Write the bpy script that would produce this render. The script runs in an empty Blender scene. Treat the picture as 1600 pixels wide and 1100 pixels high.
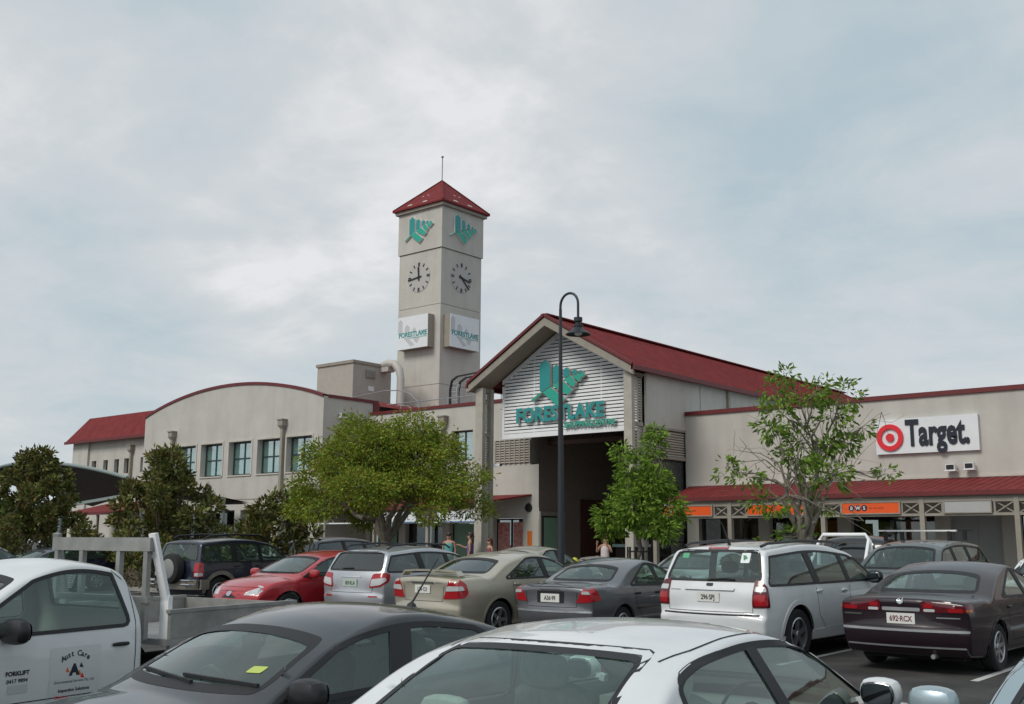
import bpy, bmesh, math, random
import numpy as np
from mathutils import Vector, Matrix
from mathutils.bvhtree import BVHTree
from mathutils.geometry import delaunay_2d_cdt

S = bpy.context.scene
COL = S.collection
R = math.radians
rnd = random.Random(7)

# ------------------------------------------------------------------ camera
CAM_Z = 1.6
cam_d = bpy.data.cameras.new('camera'); cam = bpy.data.objects.new('camera', cam_d); COL.objects.link(cam)
cam_d.sensor_width = 36.0; cam_d.lens = 38.25; cam_d.clip_start = 0.1; cam_d.clip_end = 3000
_y, _p, _r = R(40.1), R(10.0), R(0.37)
_h = Vector((-math.sin(_y), math.cos(_y), 0)); _rt = Vector((math.cos(_y), math.sin(_y), 0))
_fw = _h * math.cos(_p) + Vector((0, 0, math.sin(_p))); _up = _rt.cross(_fw)
_rt2 = _rt * math.cos(_r) + _up * math.sin(_r); _up2 = _up * math.cos(_r) - _rt * math.sin(_r)
_m = Matrix((_rt2, _up2, -_fw)).transposed().to_4x4(); _m.translation = (0, 0, CAM_Z)
cam.matrix_world = _m
S.camera = cam

# ------------------------------------------------------------------ sky and light (overcast midday)
SUN_EL, SUN_AZ = R(44), R(190)          # azimuth measured clockwise from +Y
W = bpy.data.worlds.new('World'); S.world = W; W.use_nodes = True
nt = W.node_tree; nt.nodes.clear(); N = nt.nodes.new; L = nt.links.new
out = N('ShaderNodeOutputWorld'); bg = N('ShaderNodeBackground'); bg.inputs['Strength'].default_value = 0.1
sky = N('ShaderNodeTexSky'); sky.sky_type = 'NISHITA'; sky.sun_disc = False
sky.sun_elevation = SUN_EL; sky.sun_rotation = SUN_AZ; sky.dust_density = 2.0
tc = N('ShaderNodeTexCoord'); sep = N('ShaderNodeSeparateXYZ'); L(tc.outputs['Generated'], sep.inputs[0])
def vmath(op, a, b):
    n = N('ShaderNodeMath'); n.operation = op
    for i, q in enumerate((a, b)):
        if isinstance(q, (int, float)): n.inputs[i].default_value = q
        else: L(q, n.inputs[i])
    return n.outputs[0]
zc = vmath('ADD', vmath('MAXIMUM', sep.outputs['Z'], 0.0), 0.22)
cx = vmath('DIVIDE', sep.outputs['X'], zc); cy = vmath('DIVIDE', sep.outputs['Y'], zc)
cmb = N('ShaderNodeCombineXYZ'); L(cx, cmb.inputs[0]); L(cy, cmb.inputs[1])
def noise(scale, detail, rough, off):
    mp = N('ShaderNodeMapping'); mp.inputs['Location'].default_value = off; mp.inputs['Scale'].default_value = (scale, scale, scale)
    L(cmb.outputs[0], mp.inputs[0])
    n = N('ShaderNodeTexNoise'); n.inputs['Scale'].default_value = 1.0; n.inputs['Detail'].default_value = detail
    n.inputs['Roughness'].default_value = rough; n.inputs['Distortion'].default_value = 0.35
    L(mp.outputs[0], n.inputs['Vector']); return n.outputs['Fac']
n1 = noise(1.15, 7, 0.52, (3.1, 1.7, 0.2)); n2 = noise(2.6, 9, 0.62, (8.4, 2.2, 0.0))
mixn = vmath('ADD', vmath('MULTIPLY', n1, 0.60), vmath('MULTIPLY', n2, 0.40))
ramp = N('ShaderNodeValToRGB'); e = ramp.color_ramp.elements
e[0].position = 0.38; e[0].color = (3.75, 4.58, 5.05, 1)
e[1].position = 0.64; e[1].color = (6.65, 6.68, 6.78, 1)
k = e.new(0.485); k.color = (4.62, 5.15, 5.42, 1)
k = e.new(0.56); k.color = (5.25, 5.52, 5.7, 1)
L(mixn, ramp.inputs[0])
mx = N('ShaderNodeMix'); mx.data_type = 'RGBA'; mx.inputs['Factor'].default_value = 0.94
L(sky.outputs[0], mx.inputs['A']); L(ramp.outputs[0], mx.inputs['B'])
L(mx.outputs['Result'], bg.inputs['Color']); L(bg.outputs[0], out.inputs[0])

sun_d = bpy.data.lights.new('sun', 'SUN'); sun = bpy.data.objects.new('sun', sun_d); COL.objects.link(sun)
sun_d.energy = 1.5; sun_d.angle = R(22); sun_d.color = (1.0, 0.95, 0.88)
_sd = Vector((math.sin(SUN_AZ) * math.cos(SUN_EL), math.cos(SUN_AZ) * math.cos(SUN_EL), math.sin(SUN_EL)))
sun.rotation_euler = _sd.to_track_quat('Z', 'Y').to_euler(); sun.location = (0, 0, 60)
V = S.view_settings; S.display_settings.display_device = 'sRGB'
V.view_transform = 'Standard'; V.look = 'None'; V.exposure = 0.30; V.gamma = 1.0; V.use_curve_mapping = False

# ------------------------------------------------------------------ materials
def mat(name, color, rough=0.7, metal=0.0, vary=0.0, vscale=3.0, bump=0.0, bscale=40.0, coat=0.0, spec=0.5, island=0.0, streak=0.0, color2=None, emit=None):
    m = bpy.data.materials.new(name); m.use_nodes = True; t = m.node_tree; b = t.nodes['Principled BSDF']
    b.inputs['Base Color'].default_value = (*color, 1); b.inputs['Roughness'].default_value = rough
    b.inputs['Metallic'].default_value = metal; b.inputs['Coat Weight'].default_value = coat; b.inputs['Coat Roughness'].default_value = 0.04
    b.inputs['Specular IOR Level'].default_value = spec
    geo = t.nodes.new('ShaderNodeNewGeometry') if (vary or bump or island or streak) else None
    col = None
    if vary:
        n = t.nodes.new('ShaderNodeTexNoise'); n.inputs['Scale'].default_value = vscale; n.inputs['Detail'].default_value = 6; n.inputs['Roughness'].default_value = 0.6
        t.links.new(geo.outputs['Position'], n.inputs['Vector'])
        mxn = t.nodes.new('ShaderNodeMix'); mxn.data_type = 'RGBA'
        c2 = color2 if color2 else tuple(c * (1 - vary) for c in color)
        c1 = color if color2 else tuple(min(1, c * (1 + vary * .6)) for c in color)
        mxn.inputs['A'].default_value = (*c1, 1); mxn.inputs['B'].default_value = (*c2, 1)
        mr = t.nodes.new('ShaderNodeMapRange'); mr.inputs[1].default_value = 0.3; mr.inputs[2].default_value = 0.7
        t.links.new(n.outputs['Fac'], mr.inputs[0]); t.links.new(mr.outputs[0], mxn.inputs['Factor'])
        col = mxn.outputs['Result']
    if streak:
        mp = t.nodes.new('ShaderNodeMapping'); mp.inputs['Scale'].default_value = (2.2, 2.2, 0.18)
        t.links.new(geo.outputs['Position'], mp.inputs[0])
        n = t.nodes.new('ShaderNodeTexNoise'); n.inputs['Scale'].default_value = 1.0; n.inputs['Detail'].default_value = 5
        t.links.new(mp.outputs[0], n.inputs['Vector'])
        mr = t.nodes.new('ShaderNodeMapRange'); mr.inputs[1].default_value = 0.45; mr.inputs[2].default_value = 0.75; mr.inputs[3].default_value = 0.0; mr.inputs[4].default_value = streak
        t.links.new(n.outputs['Fac'], mr.inputs[0])
        mxs = t.nodes.new('ShaderNodeMix'); mxs.data_type = 'RGBA'; mxs.blend_type = 'MULTIPLY'
        if col: t.links.new(col, mxs.inputs['A'])
        else: mxs.inputs['A'].default_value = (*color, 1)
        mxs.inputs['B'].default_value = (.55, .5, .45, 1); t.links.new(mr.outputs[0], mxs.inputs['Factor']); col = mxs.outputs['Result']
    if island:
        hs = t.nodes.new('ShaderNodeHueSaturation')
        mr = t.nodes.new('ShaderNodeMapRange'); mr.inputs[3].default_value = 1 - island; mr.inputs[4].default_value = 1 + island
        t.links.new(geo.outputs['Random Per Island'], mr.inputs[0]); t.links.new(mr.outputs[0], hs.inputs['Value'])
        if col: t.links.new(col, hs.inputs['Color'])
        else: hs.inputs['Color'].default_value = (*color, 1)
        col = hs.outputs['Color']
    if col: t.links.new(col, b.inputs['Base Color'])
    if bump:
        n = t.nodes.new('ShaderNodeTexNoise'); n.inputs['Scale'].default_value = bscale; n.inputs['Detail'].default_value = 4
        t.links.new(geo.outputs['Position'], n.inputs['Vector'])
        bp = t.nodes.new('ShaderNodeBump'); bp.inputs['Strength'].default_value = bump; bp.inputs['Distance'].default_value = 0.02
        t.links.new(n.outputs['Fac'], bp.inputs['Height']); t.links.new(bp.outputs[0], b.inputs['Normal'])
    if emit:
        b.inputs['Emission Color'].default_value = (*color, 1); b.inputs['Emission Strength'].default_value = emit
    return m

def glass_mat(name, tint, base=0.08, ior=1.5, film=0.0, filmcol=(.3, .36, .36)):
    m = bpy.data.materials.new(name); m.use_nodes = True; t = m.node_tree; t.nodes.clear()
    o = t.nodes.new('ShaderNodeOutputMaterial'); tr = t.nodes.new('ShaderNodeBsdfTransparent'); gl = t.nodes.new('ShaderNodeBsdfGlossy')
    tr.inputs[0].default_value = (*tint, 1); gl.inputs['Roughness'].default_value = 0.02; gl.inputs[0].default_value = (.95, 1, 1, 1)
    lw = t.nodes.new('ShaderNodeLayerWeight'); lw.inputs[0].default_value = 0.5; pw = t.nodes.new('ShaderNodeMath'); pw.operation = 'POWER'; pw.inputs[1].default_value = 4.2     # same from both sides of the pane
    t.links.new(lw.outputs['Facing'], pw.inputs[0]); fr = t.nodes.new('ShaderNodeMath'); fr.operation = 'MULTIPLY_ADD'; fr.inputs[1].default_value = .93; fr.inputs[2].default_value = .045; t.links.new(pw.outputs[0], fr.inputs[0])
    ad = t.nodes.new('ShaderNodeMath'); ad.operation = 'ADD'; ad.inputs[1].default_value = base; ad.use_clamp = True
    t.links.new(fr.outputs[0], ad.inputs[0])
    mx = t.nodes.new('ShaderNodeMixShader'); t.links.new(ad.outputs[0], mx.inputs[0])
    first = tr.outputs[0]
    if film:
        df = t.nodes.new('ShaderNodeBsdfDiffuse'); df.inputs[0].default_value = (*filmcol, 1)
        m2 = t.nodes.new('ShaderNodeMixShader'); m2.inputs[0].default_value = film
        t.links.new(tr.outputs[0], m2.inputs[1]); t.links.new(df.outputs[0], m2.inputs[2]); first = m2.outputs[0]
    t.links.new(first, mx.inputs[1]); t.links.new(gl.outputs[0], mx.inputs[2]); t.links.new(mx.outputs[0], o.inputs[0])
    return m

M = {}
M['render'] = mat('painted render', (.515, .50, .455), .85, vary=.10, vscale=.8, bump=.25, bscale=90, streak=.20)
M['render_pale'] = mat('pale render', (.55, .51, .46), .85, vary=.08, vscale=1.2, bump=.2, bscale=90, streak=.2)
M['trim'] = mat('taupe painted steel', (.31, .28, .235), .6, vary=.12, vscale=4, streak=.2)
M['post'] = mat('beige post paint', (.43, .40, .345), .7, vary=.12, vscale=4, streak=.2)
M['red_roof'] = mat('red roof paint', (.19, .028, .029), .65, vary=.25, vscale=2.5, streak=.3, spec=.12)
M['red_dark'] = mat('dark red gutter', (.14, .016, .017), .5, vary=.15)
M['white_paint'] = mat('white painted metal', (.82, .83, .84), .45, vary=.06, vscale=3)
M['sign_white'] = mat('sign white', (.74, .77, .79), .35, vary=.05, vscale=2)
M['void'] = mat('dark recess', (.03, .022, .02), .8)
M['soffit'] = mat('soffit', (.34, .28, .22), .8, vary=.1)
M['teal'] = mat('teal letters', (.016, .27, .27), .35); M['green'] = mat('green letters', (.018, .37, .27), .35)
M['letter_side'] = mat('letter side', (.55, .53, .49), .5)
M['ghost'] = mat('grey print', (.52, .54, .55), .4)
M['orange'] = mat('orange sign', (.80, .10, .012), .35, vary=.05)
M['black'] = mat('black paint', (.012, .012, .014), .4)
M['ink'] = mat('dark blue lettering', (.012, .014, .03), .4)
M['red_sign'] = mat('red sign', (.72, .02, .035), .35)
M['metal'] = mat('galvanised steel', (.42, .44, .45), .35, .7, vary=.2, vscale=6)
M['grey_metal'] = mat('grey painted steel', (.28, .29, .30), .5, vary=.15)
M['frame_green'] = mat('dark green window frame', (.02, .045, .045), .4)
M['win_glass'] = glass_mat('window glass', (.78, .90, .88), .30)
M['shop_glass'] = glass_mat('shop glass', (.68, .70, .69), .04)
M['blind'] = mat('pale blind', (.44, .56, .55), .8, vary=.15, vscale=1.5)
M['poster_teal'] = mat('teal poster', (.16, .52, .53), .6); M['poster_blue'] = mat('blue poster', (.12, .28, .60), .6)
M['poster_green'] = mat('green poster', (.22, .37, .27), .6, vary=.1, vscale=5)
M['poster_red'] = mat('red poster', (.50, .06, .05), .6, vary=.5, vscale=9, color2=(.55, .40, .36))
M['poster_orange'] = mat('orange poster', (.62, .16, .02), .6)
M['poster_tan'] = mat('tan poster', (.40, .26, .17), .6, vary=.4, vscale=4, color2=(.16, .10, .07))
M['shutter'] = mat('grey roller shutter', (.34, .37, .37), .5, vary=.06)
M['asphalt'] = mat('asphalt', (.060, .058, .056), .9, vary=.6, vscale=.9, bump=.9, bscale=70, streak=.5)
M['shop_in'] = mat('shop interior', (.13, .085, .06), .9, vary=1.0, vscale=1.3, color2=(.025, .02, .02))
M['concrete'] = mat('concrete', (.33, .32, .30), .9, vary=.2, vscale=1.5, bump=.3, bscale=60)
M['line'] = mat('road paint', (.55, .55, .53), .8, vary=.3, vscale=6)
M['soil'] = mat('mulch', (.07, .045, .03), .95, vary=.4, vscale=8, bump=.8, bscale=30)

# ------------------------------------------------------------------ mesh helpers
ORG = {}
def tag(o, label=None, cat=None, group=None, kind=None):
    if label: o['label'] = label
    if cat: o['category'] = cat
    if group: o['group'] = group
    if kind: o['kind'] = kind
    return o
def thing(name, label, cat, loc=(0, 0, 0), rz=0.0, group=None, local=False):
    o = bpy.data.objects.new(name, None); COL.objects.link(o); o.location = loc; o.rotation_euler = (0, 0, rz); o.empty_display_size = .2
    ORG[o] = Vector((0, 0, 0)) if local else Vector(loc)
    return tag(o, label, cat, group)
def link(name, me, parent=None, org=None, loc=(0, 0, 0)):
    o = bpy.data.objects.new(name, me); COL.objects.link(o)
    o.location = loc
    if parent is not None: o.parent = parent; ORG[o] = ORG.get(parent, Vector((0, 0, 0)))
    elif org is not None: o.location = org; ORG[o] = Vector(org)
    else: ORG[o] = Vector((0, 0, 0))
    return o
def mesh_np(name, v, f, mats, mi=None, smooth=False):
    me = bpy.data.meshes.new(name); me.from_pydata([tuple(q) for q in v], [], [tuple(q) for q in f])
    for q in (mats if isinstance(mats, (list, tuple)) else [mats]): me.materials.append(q)
    if mi is not None: me.polygons.foreach_set('material_index', np.asarray(mi, dtype=np.int32))
    if smooth: me.polygons.foreach_set('use_smooth', np.ones(len(me.polygons), dtype=bool))
    me.update(); return me

class MB:
    def __init__(s): s.v = []; s.f = []; s.m = []
    def add(s, vs, fs, m=0):
        b = len(s.v); s.v += [tuple(q) for q in vs]; s.f += [tuple(b + i for i in q) for q in fs]; s.m += [m] * len(fs); return s
    def box(s, x0, x1, y0, y1, z0, z1, m=0):
        if x0 > x1: x0, x1 = x1, x0
        if y0 > y1: y0, y1 = y1, y0
        if z0 > z1: z0, z1 = z1, z0
        return s.add([(x0, y0, z0), (x1, y0, z0), (x1, y1, z0), (x0, y1, z0), (x0, y0, z1), (x1, y0, z1), (x1, y1, z1), (x0, y1, z1)],
                     [(3, 2, 1, 0), (4, 5, 6, 7), (0, 1, 5, 4), (1, 2, 6, 5), (2, 3, 7, 6), (3, 0, 4, 7)], m)
    def quad(s, a, b, c, d, m=0): return s.add([a, b, c, d], [(0, 1, 2, 3)], m)
    def bar(s, p, q, w, h, m=0, up=(0, 0, 1)):
        p, q = Vector(p), Vector(q); d = (q - p).normalized(); u = Vector(up)
        if abs(d.dot(u)) > .98: u = Vector((1, 0, 0))
        a = d.cross(u).normalized() * (w / 2); b = a.cross(d).normalized() * (h / 2)
        vs = [p - a - b, p + a - b, p + a + b, p - a + b, q - a - b, q + a - b, q + a + b, q - a + b]
        return s.add(vs, [(0, 1, 2, 3), (7, 6, 5, 4), (4, 5, 1, 0), (5, 6, 2, 1), (6, 7, 3, 2), (7, 4, 0, 3)], m)
    def prism(s, poly, fn, d0, d1, m=0, mside=None):
        n = len(poly); a = [fn(p[0], p[1], d0) for p in poly]; b = [fn(p[0], p[1], d1) for p in poly]
        s.add(a + b, [tuple(range(n)), tuple(range(2 * n - 1, n - 1, -1))], m)
        return s.add(a + b, [(i, i + n, (i + 1) % n + n, (i + 1) % n) for i in range(n)], m if mside is None else mside)
    def tube(s, path, r, n=8, m=0, caps=True):
        P = [Vector(p) for p in path]; rr = r if isinstance(r, (list, tuple)) else [r] * len(P); rings = []
        u = None
        for i, p in enumerate(P):
            d = (P[min(i + 1, len(P) - 1)] - P[max(i - 1, 0)]).normalized()
            if u is None: u = d.orthogonal().normalized()
            u = (u - d * u.dot(d)); u = u.normalized() if u.length > 1e-6 else d.orthogonal().normalized()
            w = d.cross(u); rings.append([p + (u * math.cos(2 * math.pi * k / n) + w * math.sin(2 * math.pi * k / n)) * rr[i] for k in range(n)])
        vs = [q for g in rings for q in g]; fs = []
        for i in range(len(P) - 1):
            for k in range(n): fs.append((i * n + k, i * n + (k + 1) % n, (i + 1) * n + (k + 1) % n, (i + 1) * n + k))
        if caps: fs += [tuple(range(n - 1, -1, -1)), tuple(range((len(P) - 1) * n, len(P) * n))]
        return s.add(vs, fs, m)
    def lathe(s, prof, c, n=20, axis='z', m=0):
        vs = []; c = Vector(c)
        for (r, h) in prof:
            for k in range(n):
                a = 2 * math.pi * k / n; x, y = r * math.cos(a), r * math.sin(a)
                vs.append(c + (Vector((x, y, h)) if axis == 'z' else Vector((h, x, y)) if axis == 'x' else Vector((y, h, x))))
        fs = [(i * n + k, i * n + (k + 1) % n, (i + 1) * n + (k + 1) % n, (i + 1) * n + k) for i in range(len(prof) - 1) for k in range(n)]
        return s.add(vs, fs, m)
    def build(s, name, mats, parent=None, smooth=False, org=None):
        o3 = ORG.get(parent, Vector((0, 0, 0))) if parent is not None else Vector(org or (0, 0, 0))
        me = mesh_np(name, [(q[0] - o3.x, q[1] - o3.y, q[2] - o3.z) for q in s.v], s.f, mats, s.m, False)
        if smooth:
            me.polygons.foreach_set('use_smooth', np.ones(len(me.polygons), dtype=bool))
            try: me.set_sharp_from_angle(angle=R(40))
            except Exception: pass
        return link(name, me, parent, org)
def XZ(y0, s=1): return lambda a, b, d: (a, y0 + s * d, b)      # polygon drawn on a wall facing -Y, d = depth behind
def YZ(x0, s=1): return lambda a, b, d: (x0 + s * d, a, b)

_txt = {}
def text_mesh(body, size, extrude=0.0, bold=0.0, align='CENTER', space=1.0, res=3):
    key = (body, size, extrude, bold, align, space)
    if key not in _txt:
        c = bpy.data.curves.new('text', 'FONT'); c.body = body; c.size = size; c.extrude = extrude; c.offset = bold
        c.align_x = align; c.align_y = 'BOTTOM_BASELINE'; c.space_character = space; c.resolution_u = res
        o = bpy.data.objects.new('text', c); me = bpy.data.meshes.new_from_object(o)
        v = np.empty(len(me.vertices) * 3); me.vertices.foreach_get('co', v); fs = [tuple(p.vertices) for p in me.polygons]
        _txt[key] = (v.reshape(-1, 3), fs); bpy.data.objects.remove(o); bpy.data.curves.remove(c); bpy.data.meshes.remove(me)
    return _txt[key]
def text_obj(name, body, size, mats, parent, M4, extrude=0.0, bold=0.0, align='CENTER', space=1.0, sx=1.0, split=False):
    """flat lettering; M4 maps (right, up, out) text coordinates to the parent's space. mats = face or [face, side]"""
    v, fs = text_mesh(body, size, extrude, bold, align, space)
    vv = v * np.array([sx, 1, 1]); P = np.array([tuple(M4 @ Vector(q)) for q in vv])
    ms = mats if isinstance(mats, (list, tuple)) else [mats]
    if not split:
        mi = [0] * len(fs)
        if len(ms) > 1: mi = [0 if max(vv[i][2] for i in f) - min(vv[i][2] for i in f) < 1e-5 else 1 for f in fs]
        return [link(name, mesh_np(name, P, fs, ms, mi), parent)]
    par = list(range(len(v)))                                   # split into letters by connectivity
    def find(a):
        while par[a] != a: par[a] = par[par[a]]; a = par[a]
        return a
    for f in fs:
        for i in f[1:]: par[find(f[0])] = find(i)
    # merge by coincident position too
    seen = {}
    for i, q in enumerate(np.round(v[:, :2], 5)):
        t_ = tuple(q)
        if t_ in seen: par[find(i)] = find(seen[t_])
        else: seen[t_] = i
    groups = {}
    for f in fs: groups.setdefault(find(f[0]), []).append(f)
    outl = []
    for g in groups.values():
        ids = sorted({i for f in g for i in f}); mp = {a: b for b, a in enumerate(ids)}
        mi = [0 if (len(ms) < 2 or max(vv[i][2] for i in f) - min(vv[i][2] for i in f) < 1e-5) else 1 for f in g]
        outl.append(link(name, mesh_np(name, P[ids], [tuple(mp[i] for i in f) for f in g], ms, mi), parent))
    return outl
def wall_xf(u, v, z, out=0.0):            # text frame on a wall facing -Y
    return Matrix(((1, 0, 0, u), (0, 0, -1, v - out), (0, 1, 0, z), (0, 0, 0, 1)))
def wall_xf_u(u, v, z, out=0.0):          # text frame on a wall facing +X (reads along +Y)
    return Matrix(((0, 0, 1, u + out), (1, 0, 0, v), (0, 1, 0, z), (0, 0, 0, 1)))

def wall_open(mb, u0, u1, z0, z1, v, th, opens, axis='u', m=0):
    """wall skin on plane v with rectangular openings and reveals of depth th; axis 'u': faces -Y, 'v': plane x=v faces +X"""
    def pt(a, d, z): return (a, v + d, z) if axis == 'u' else (v - d, a, z)
    us = sorted({u0, u1, *[o[0] for o in opens], *[o[1] for o in opens]}); zs = sorted({z0, z1, *[o[2] for o in opens], *[o[3] for o in opens]})
    us = [q for q in us if u0 <= q <= u1]; zs = [q for q in zs if z0 <= q <= z1]
    for a, b in zip(us, us[1:]):
        for c, d in zip(zs, zs[1:]):
            mu, mz = (a + b) / 2, (c + d) / 2
            if any(o[0] < mu < o[1] and o[2] < mz < o[3] for o in opens): continue
            mb.quad(pt(a, 0, c), pt(b, 0, c), pt(b, 0, d), pt(a, 0, d), m)
    for (a, b, c, d) in [o[:4] for o in opens]:
        mb.quad(pt(a, 0, c), pt(a, 0, d), pt(a, th, d), pt(a, th, c), m); mb.quad(pt(b, 0, d), pt(b, 0, c), pt(b, th, c), pt(b, th, d), m)
        mb.quad(pt(a, 0, d), pt(b, 0, d), pt(b, th, d), pt(a, th, d), m); mb.quad(pt(b, 0, c), pt(a, 0, c), pt(a, th, c), pt(b, th, c), m)

def window(parent, u0, u1, z0, z1, v, mull=(1, 1), fw=.06, frame='frame_green', glass='win_glass', blind=None, axis='u', back=.25):
    """a window part: the frame is the part, each pane a sub-part; set at depth v, facing -Y (or +X)"""
    f = MB(); g = []
    def bx(mb, a0, a1, d0, d1, c0, c1):
        if axis == 'u': mb.box(a0, a1, v + d0, v + d1, c0, c1)
        else: mb.box(v - d1, v - d0, a0, a1, c0, c1)
    bx(f, u0, u1, 0, .07, z0, z0 + fw); bx(f, u0, u1, 0, .07, z1 - fw, z1); bx(f, u0, u0 + fw, .002, .068, z0 + fw, z1 - fw); bx(f, u1 - fw, u1, .002, .068, z0 + fw, z1 - fw)
    nu, nz = mull; us = [u0 + fw / 2 + (u1 - u0 - fw) * i / nu for i in range(nu + 1)]; zs = [z0 + fw / 2 + (z1 - z0 - fw) * i / nz for i in range(nz + 1)]
    for q in us[1:-1]: bx(f, q - fw / 2, q + fw / 2, .004, .066, z0 + fw, z1 - fw)
    for q in zs[1:-1]: bx(f, u0 + fw, u1 - fw, .006, .064, q - fw / 2, q + fw / 2)
    fo = f.build('window', M[frame], parent)
    for a, b in zip(us, us[1:]):
        for c, d in zip(zs, zs[1:]):
            p = MB(); bx(p, a + fw / 2 + .001, b - fw / 2 - .001, .03, .036, c + fw / 2 + .001, d - fw / 2 - .001); p.build('pane', M[glass], fo)
    if blind:
        p = MB(); bx(p, u0 + .01, u1 - .01, back, back + .01, z0 + .01, z1 - .01); p.build('blind', M[blind], fo)
    return fo
# ------------------------------------------------------------------ ground and paving
def gz(v): return 0.018 * (min(max(v, -10.0), 29.0) - 16.0)
FP = 0.30                                                    # footpath level
g = MB()
ys = [-300, -40, -10, 0, 10, 20, 29, 60, 200, 900]; xs = [-700, -200, -80, -40, 0, 40, 200, 700]
for a, b in zip(ys, ys[1:]):
    for c, d in zip(xs, xs[1:]): g.quad((c, a, gz(a)), (d, a, gz(a)), (d, b, gz(b)), (c, b, gz(b)))
tag(g.build('ground', M['asphalt']), kind='structure')
g = MB(); g.box(-75, 12, 29.15, 45, -.2, FP); tag(g.build('footpath', M['concrete']), kind='structure')
g = MB(); g.box(-75, 12, 29.0, 29.147, -.2, FP + .004); tag(g.build('kerb', M['concrete']), kind='structure')
g = MB(); g.box(-52, 8, 19.22, 20.1, -.3, gz(19.6) + .12); tag(g.build('kerb', M['concrete']), kind='structure')
g = MB(); g.quad((-51.8, 19.35, gz(19.6) + .125), (7.8, 19.35, gz(19.6) + .125), (7.8, 19.97, gz(19.6) + .125), (-51.8, 19.97, gz(19.6) + .125))
tag(g.build('garden_bed', M['soil']), kind='structure')
for i, u in enumerate([-1.95 - 2.62 * k for k in range(16)]):
    for (a, b) in ((14.3, 19.0), (20.4, 25.2)):
        q = MB(); z = .004
        q.quad((u - .05, a, gz(a) + z), (u + .05, a, gz(a) + z), (u + .05, b, gz(b) + z), (u - .05, b, gz(b) + z))
        tag(q.build('parking_line', M['line']), kind='structure')
    if i < 8:
        q = MB(); a, b = 2.0, 7.2
        q.quad((u - .1, a, gz(a) + .004), (u, a, gz(a) + .004), (u, b, gz(b) + .004), (u - .1, b, gz(b) + .004)); tag(q.build('parking_line', M['line']), kind='structure')

# ------------------------------------------------------------------ arched two storey building
AV, VT = 30.64, 33.33
ab = thing('arched_building', 'beige two storey building with a curved red edged parapet and a row of upper windows', 'building', (-43.5, AV, FP))
A0, A1 = -50.5, -36.47
wins = [(-49.75, -48.0), (-47.55, -45.85), (-45.4, -43.68), (-43.16, -41.45), (-40.98, -39.33), (-38.88, -37.15)]
arc = [(-49.7, -47.9), (-47.4, -45.2), (-44.7, -42.5), (-42.05, -39.8), (-39.3, -37.2)]
def arch_z(u):
    t = (u - A0) / (A1 - A0); return 7.9 + 1.06 * (1 - (2 * t - 1) ** 2) ** .95
mb = MB()
ops = [(a, b, 4.66, 6.22) for a, b in wins] + [(a, b, FP, 3.05) for a, b in arc]
wall_open(mb, A0, A1, FP - .3, 7.2, AV, .34, ops)
top = [(A0 + (A1 - A0) * i / 40, arch_z(A0 + (A1 - A0) * i / 40)) for i in range(41)]
for (a, za), (b, zb) in zip(top, top[1:]): mb.quad((a, AV, 7.2), (b, AV, 7.2), (b, AV, zb), (a, AV, za))
mb.quad((A1, AV, FP - .3), (A1, VT + .5, FP - .3), (A1, VT + .5, 7.9), (A1, AV, 7.9)); mb.quad((A0, AV, FP - .3), (A0, AV, 7.9), (A0, 46, 7.9), (A0, 46, FP - .3))
for (a, za), (b, zb) in zip(top, top[1:]): mb.quad((a, AV + .25, za - .15), (b, AV + .25, zb - .15), (b, 46, zb - .15), (a, 46, za - .15), 1)
mb.build('wall', [M['render'], M['red_roof']], ab)
mb = MB()
pl = [(u, z) for u, z in top]
outer = [(u + (0.06 if i else -.06) * (i in (0, 40)), z + .05) for i, (u, z) in enumerate(pl)]
for i in range(40):
    (a, za), (b, zb) = pl[i], pl[i + 1]
    mb.box(a, b, AV - .05, AV + .24, 0, 0)
    mb.v = mb.v[:-8]; mb.f = mb.f[:-6]; mb.m = mb.m[:-6]
    vs = [(a, AV - .05, za - .06), (b, AV - .05, zb - .06), (b, AV + .24, zb - .06), (a, AV + .24, za - .06), (a, AV - .05, za + .07), (b, AV - .05, zb + .07), (b, AV + .24, zb + .07), (a, AV + .24, za + .07)]
    mb.add(vs, [(3, 2, 1, 0), (4, 5, 6, 7), (0, 1, 5, 4), (2, 3, 7, 6)])
mb.box(A1 - .2, A1 + .05, AV + .24, VT + .5, 7.85, 7.98); mb.box(A1 - .1, A1 + .06, VT + .2, VT + .55, 7.3, 7.85)
mb.build('capping', M['red_dark'], ab)
mb = MB(); mb.box(A0 + .02, A1 - .002, AV - .012, AV - .001, 3.52, 3.56); mb.build('string_course', M['trim'], ab)
for i, (a, b) in enumerate(wins):
    window(ab, a + .002, b - .002, 4.662, 6.218, AV + .26, (2, 2), .07, blind='blind', back=.05)
    s = MB(); s.box(a - .06, b + .06, AV - .05, AV + .2, 4.60, 4.656); s.build('sill', M['render_pale'], ab)
    s = MB(); s.box(a - .1, b + .1, AV - .03, AV - .001, 6.222, 6.31); s.box(a - .1, a - .002, AV - .03, AV - .001, 4.66, 6.22); s.box(b + .002, b + .1, AV - .03, AV - .001, 4.66, 6.22); s.build('window_surround', M['render_pale'], ab)
for (u, z, k) in ((-44.9, 5.0, 'poster_teal'), (-42.0, 5.05, 'poster_teal'), (-39.75, 4.85, 'poster_blue')):
    s = MB(); s.box(u, u + .32, AV + .299, AV + .303, z, z + .42); s.build('poster', M[k], ab)
for (a, b) in arc:
    s = MB(); s.box(a, b, AV + 1.2, AV + 1.25, FP, 3.05); s.build('shop_backing', M['void'], ab)
    window(ab, a + .01, b - .01, FP, 3.04, AV + .9, (2, 1), .06, frame='black', glass='shop_glass')
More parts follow.
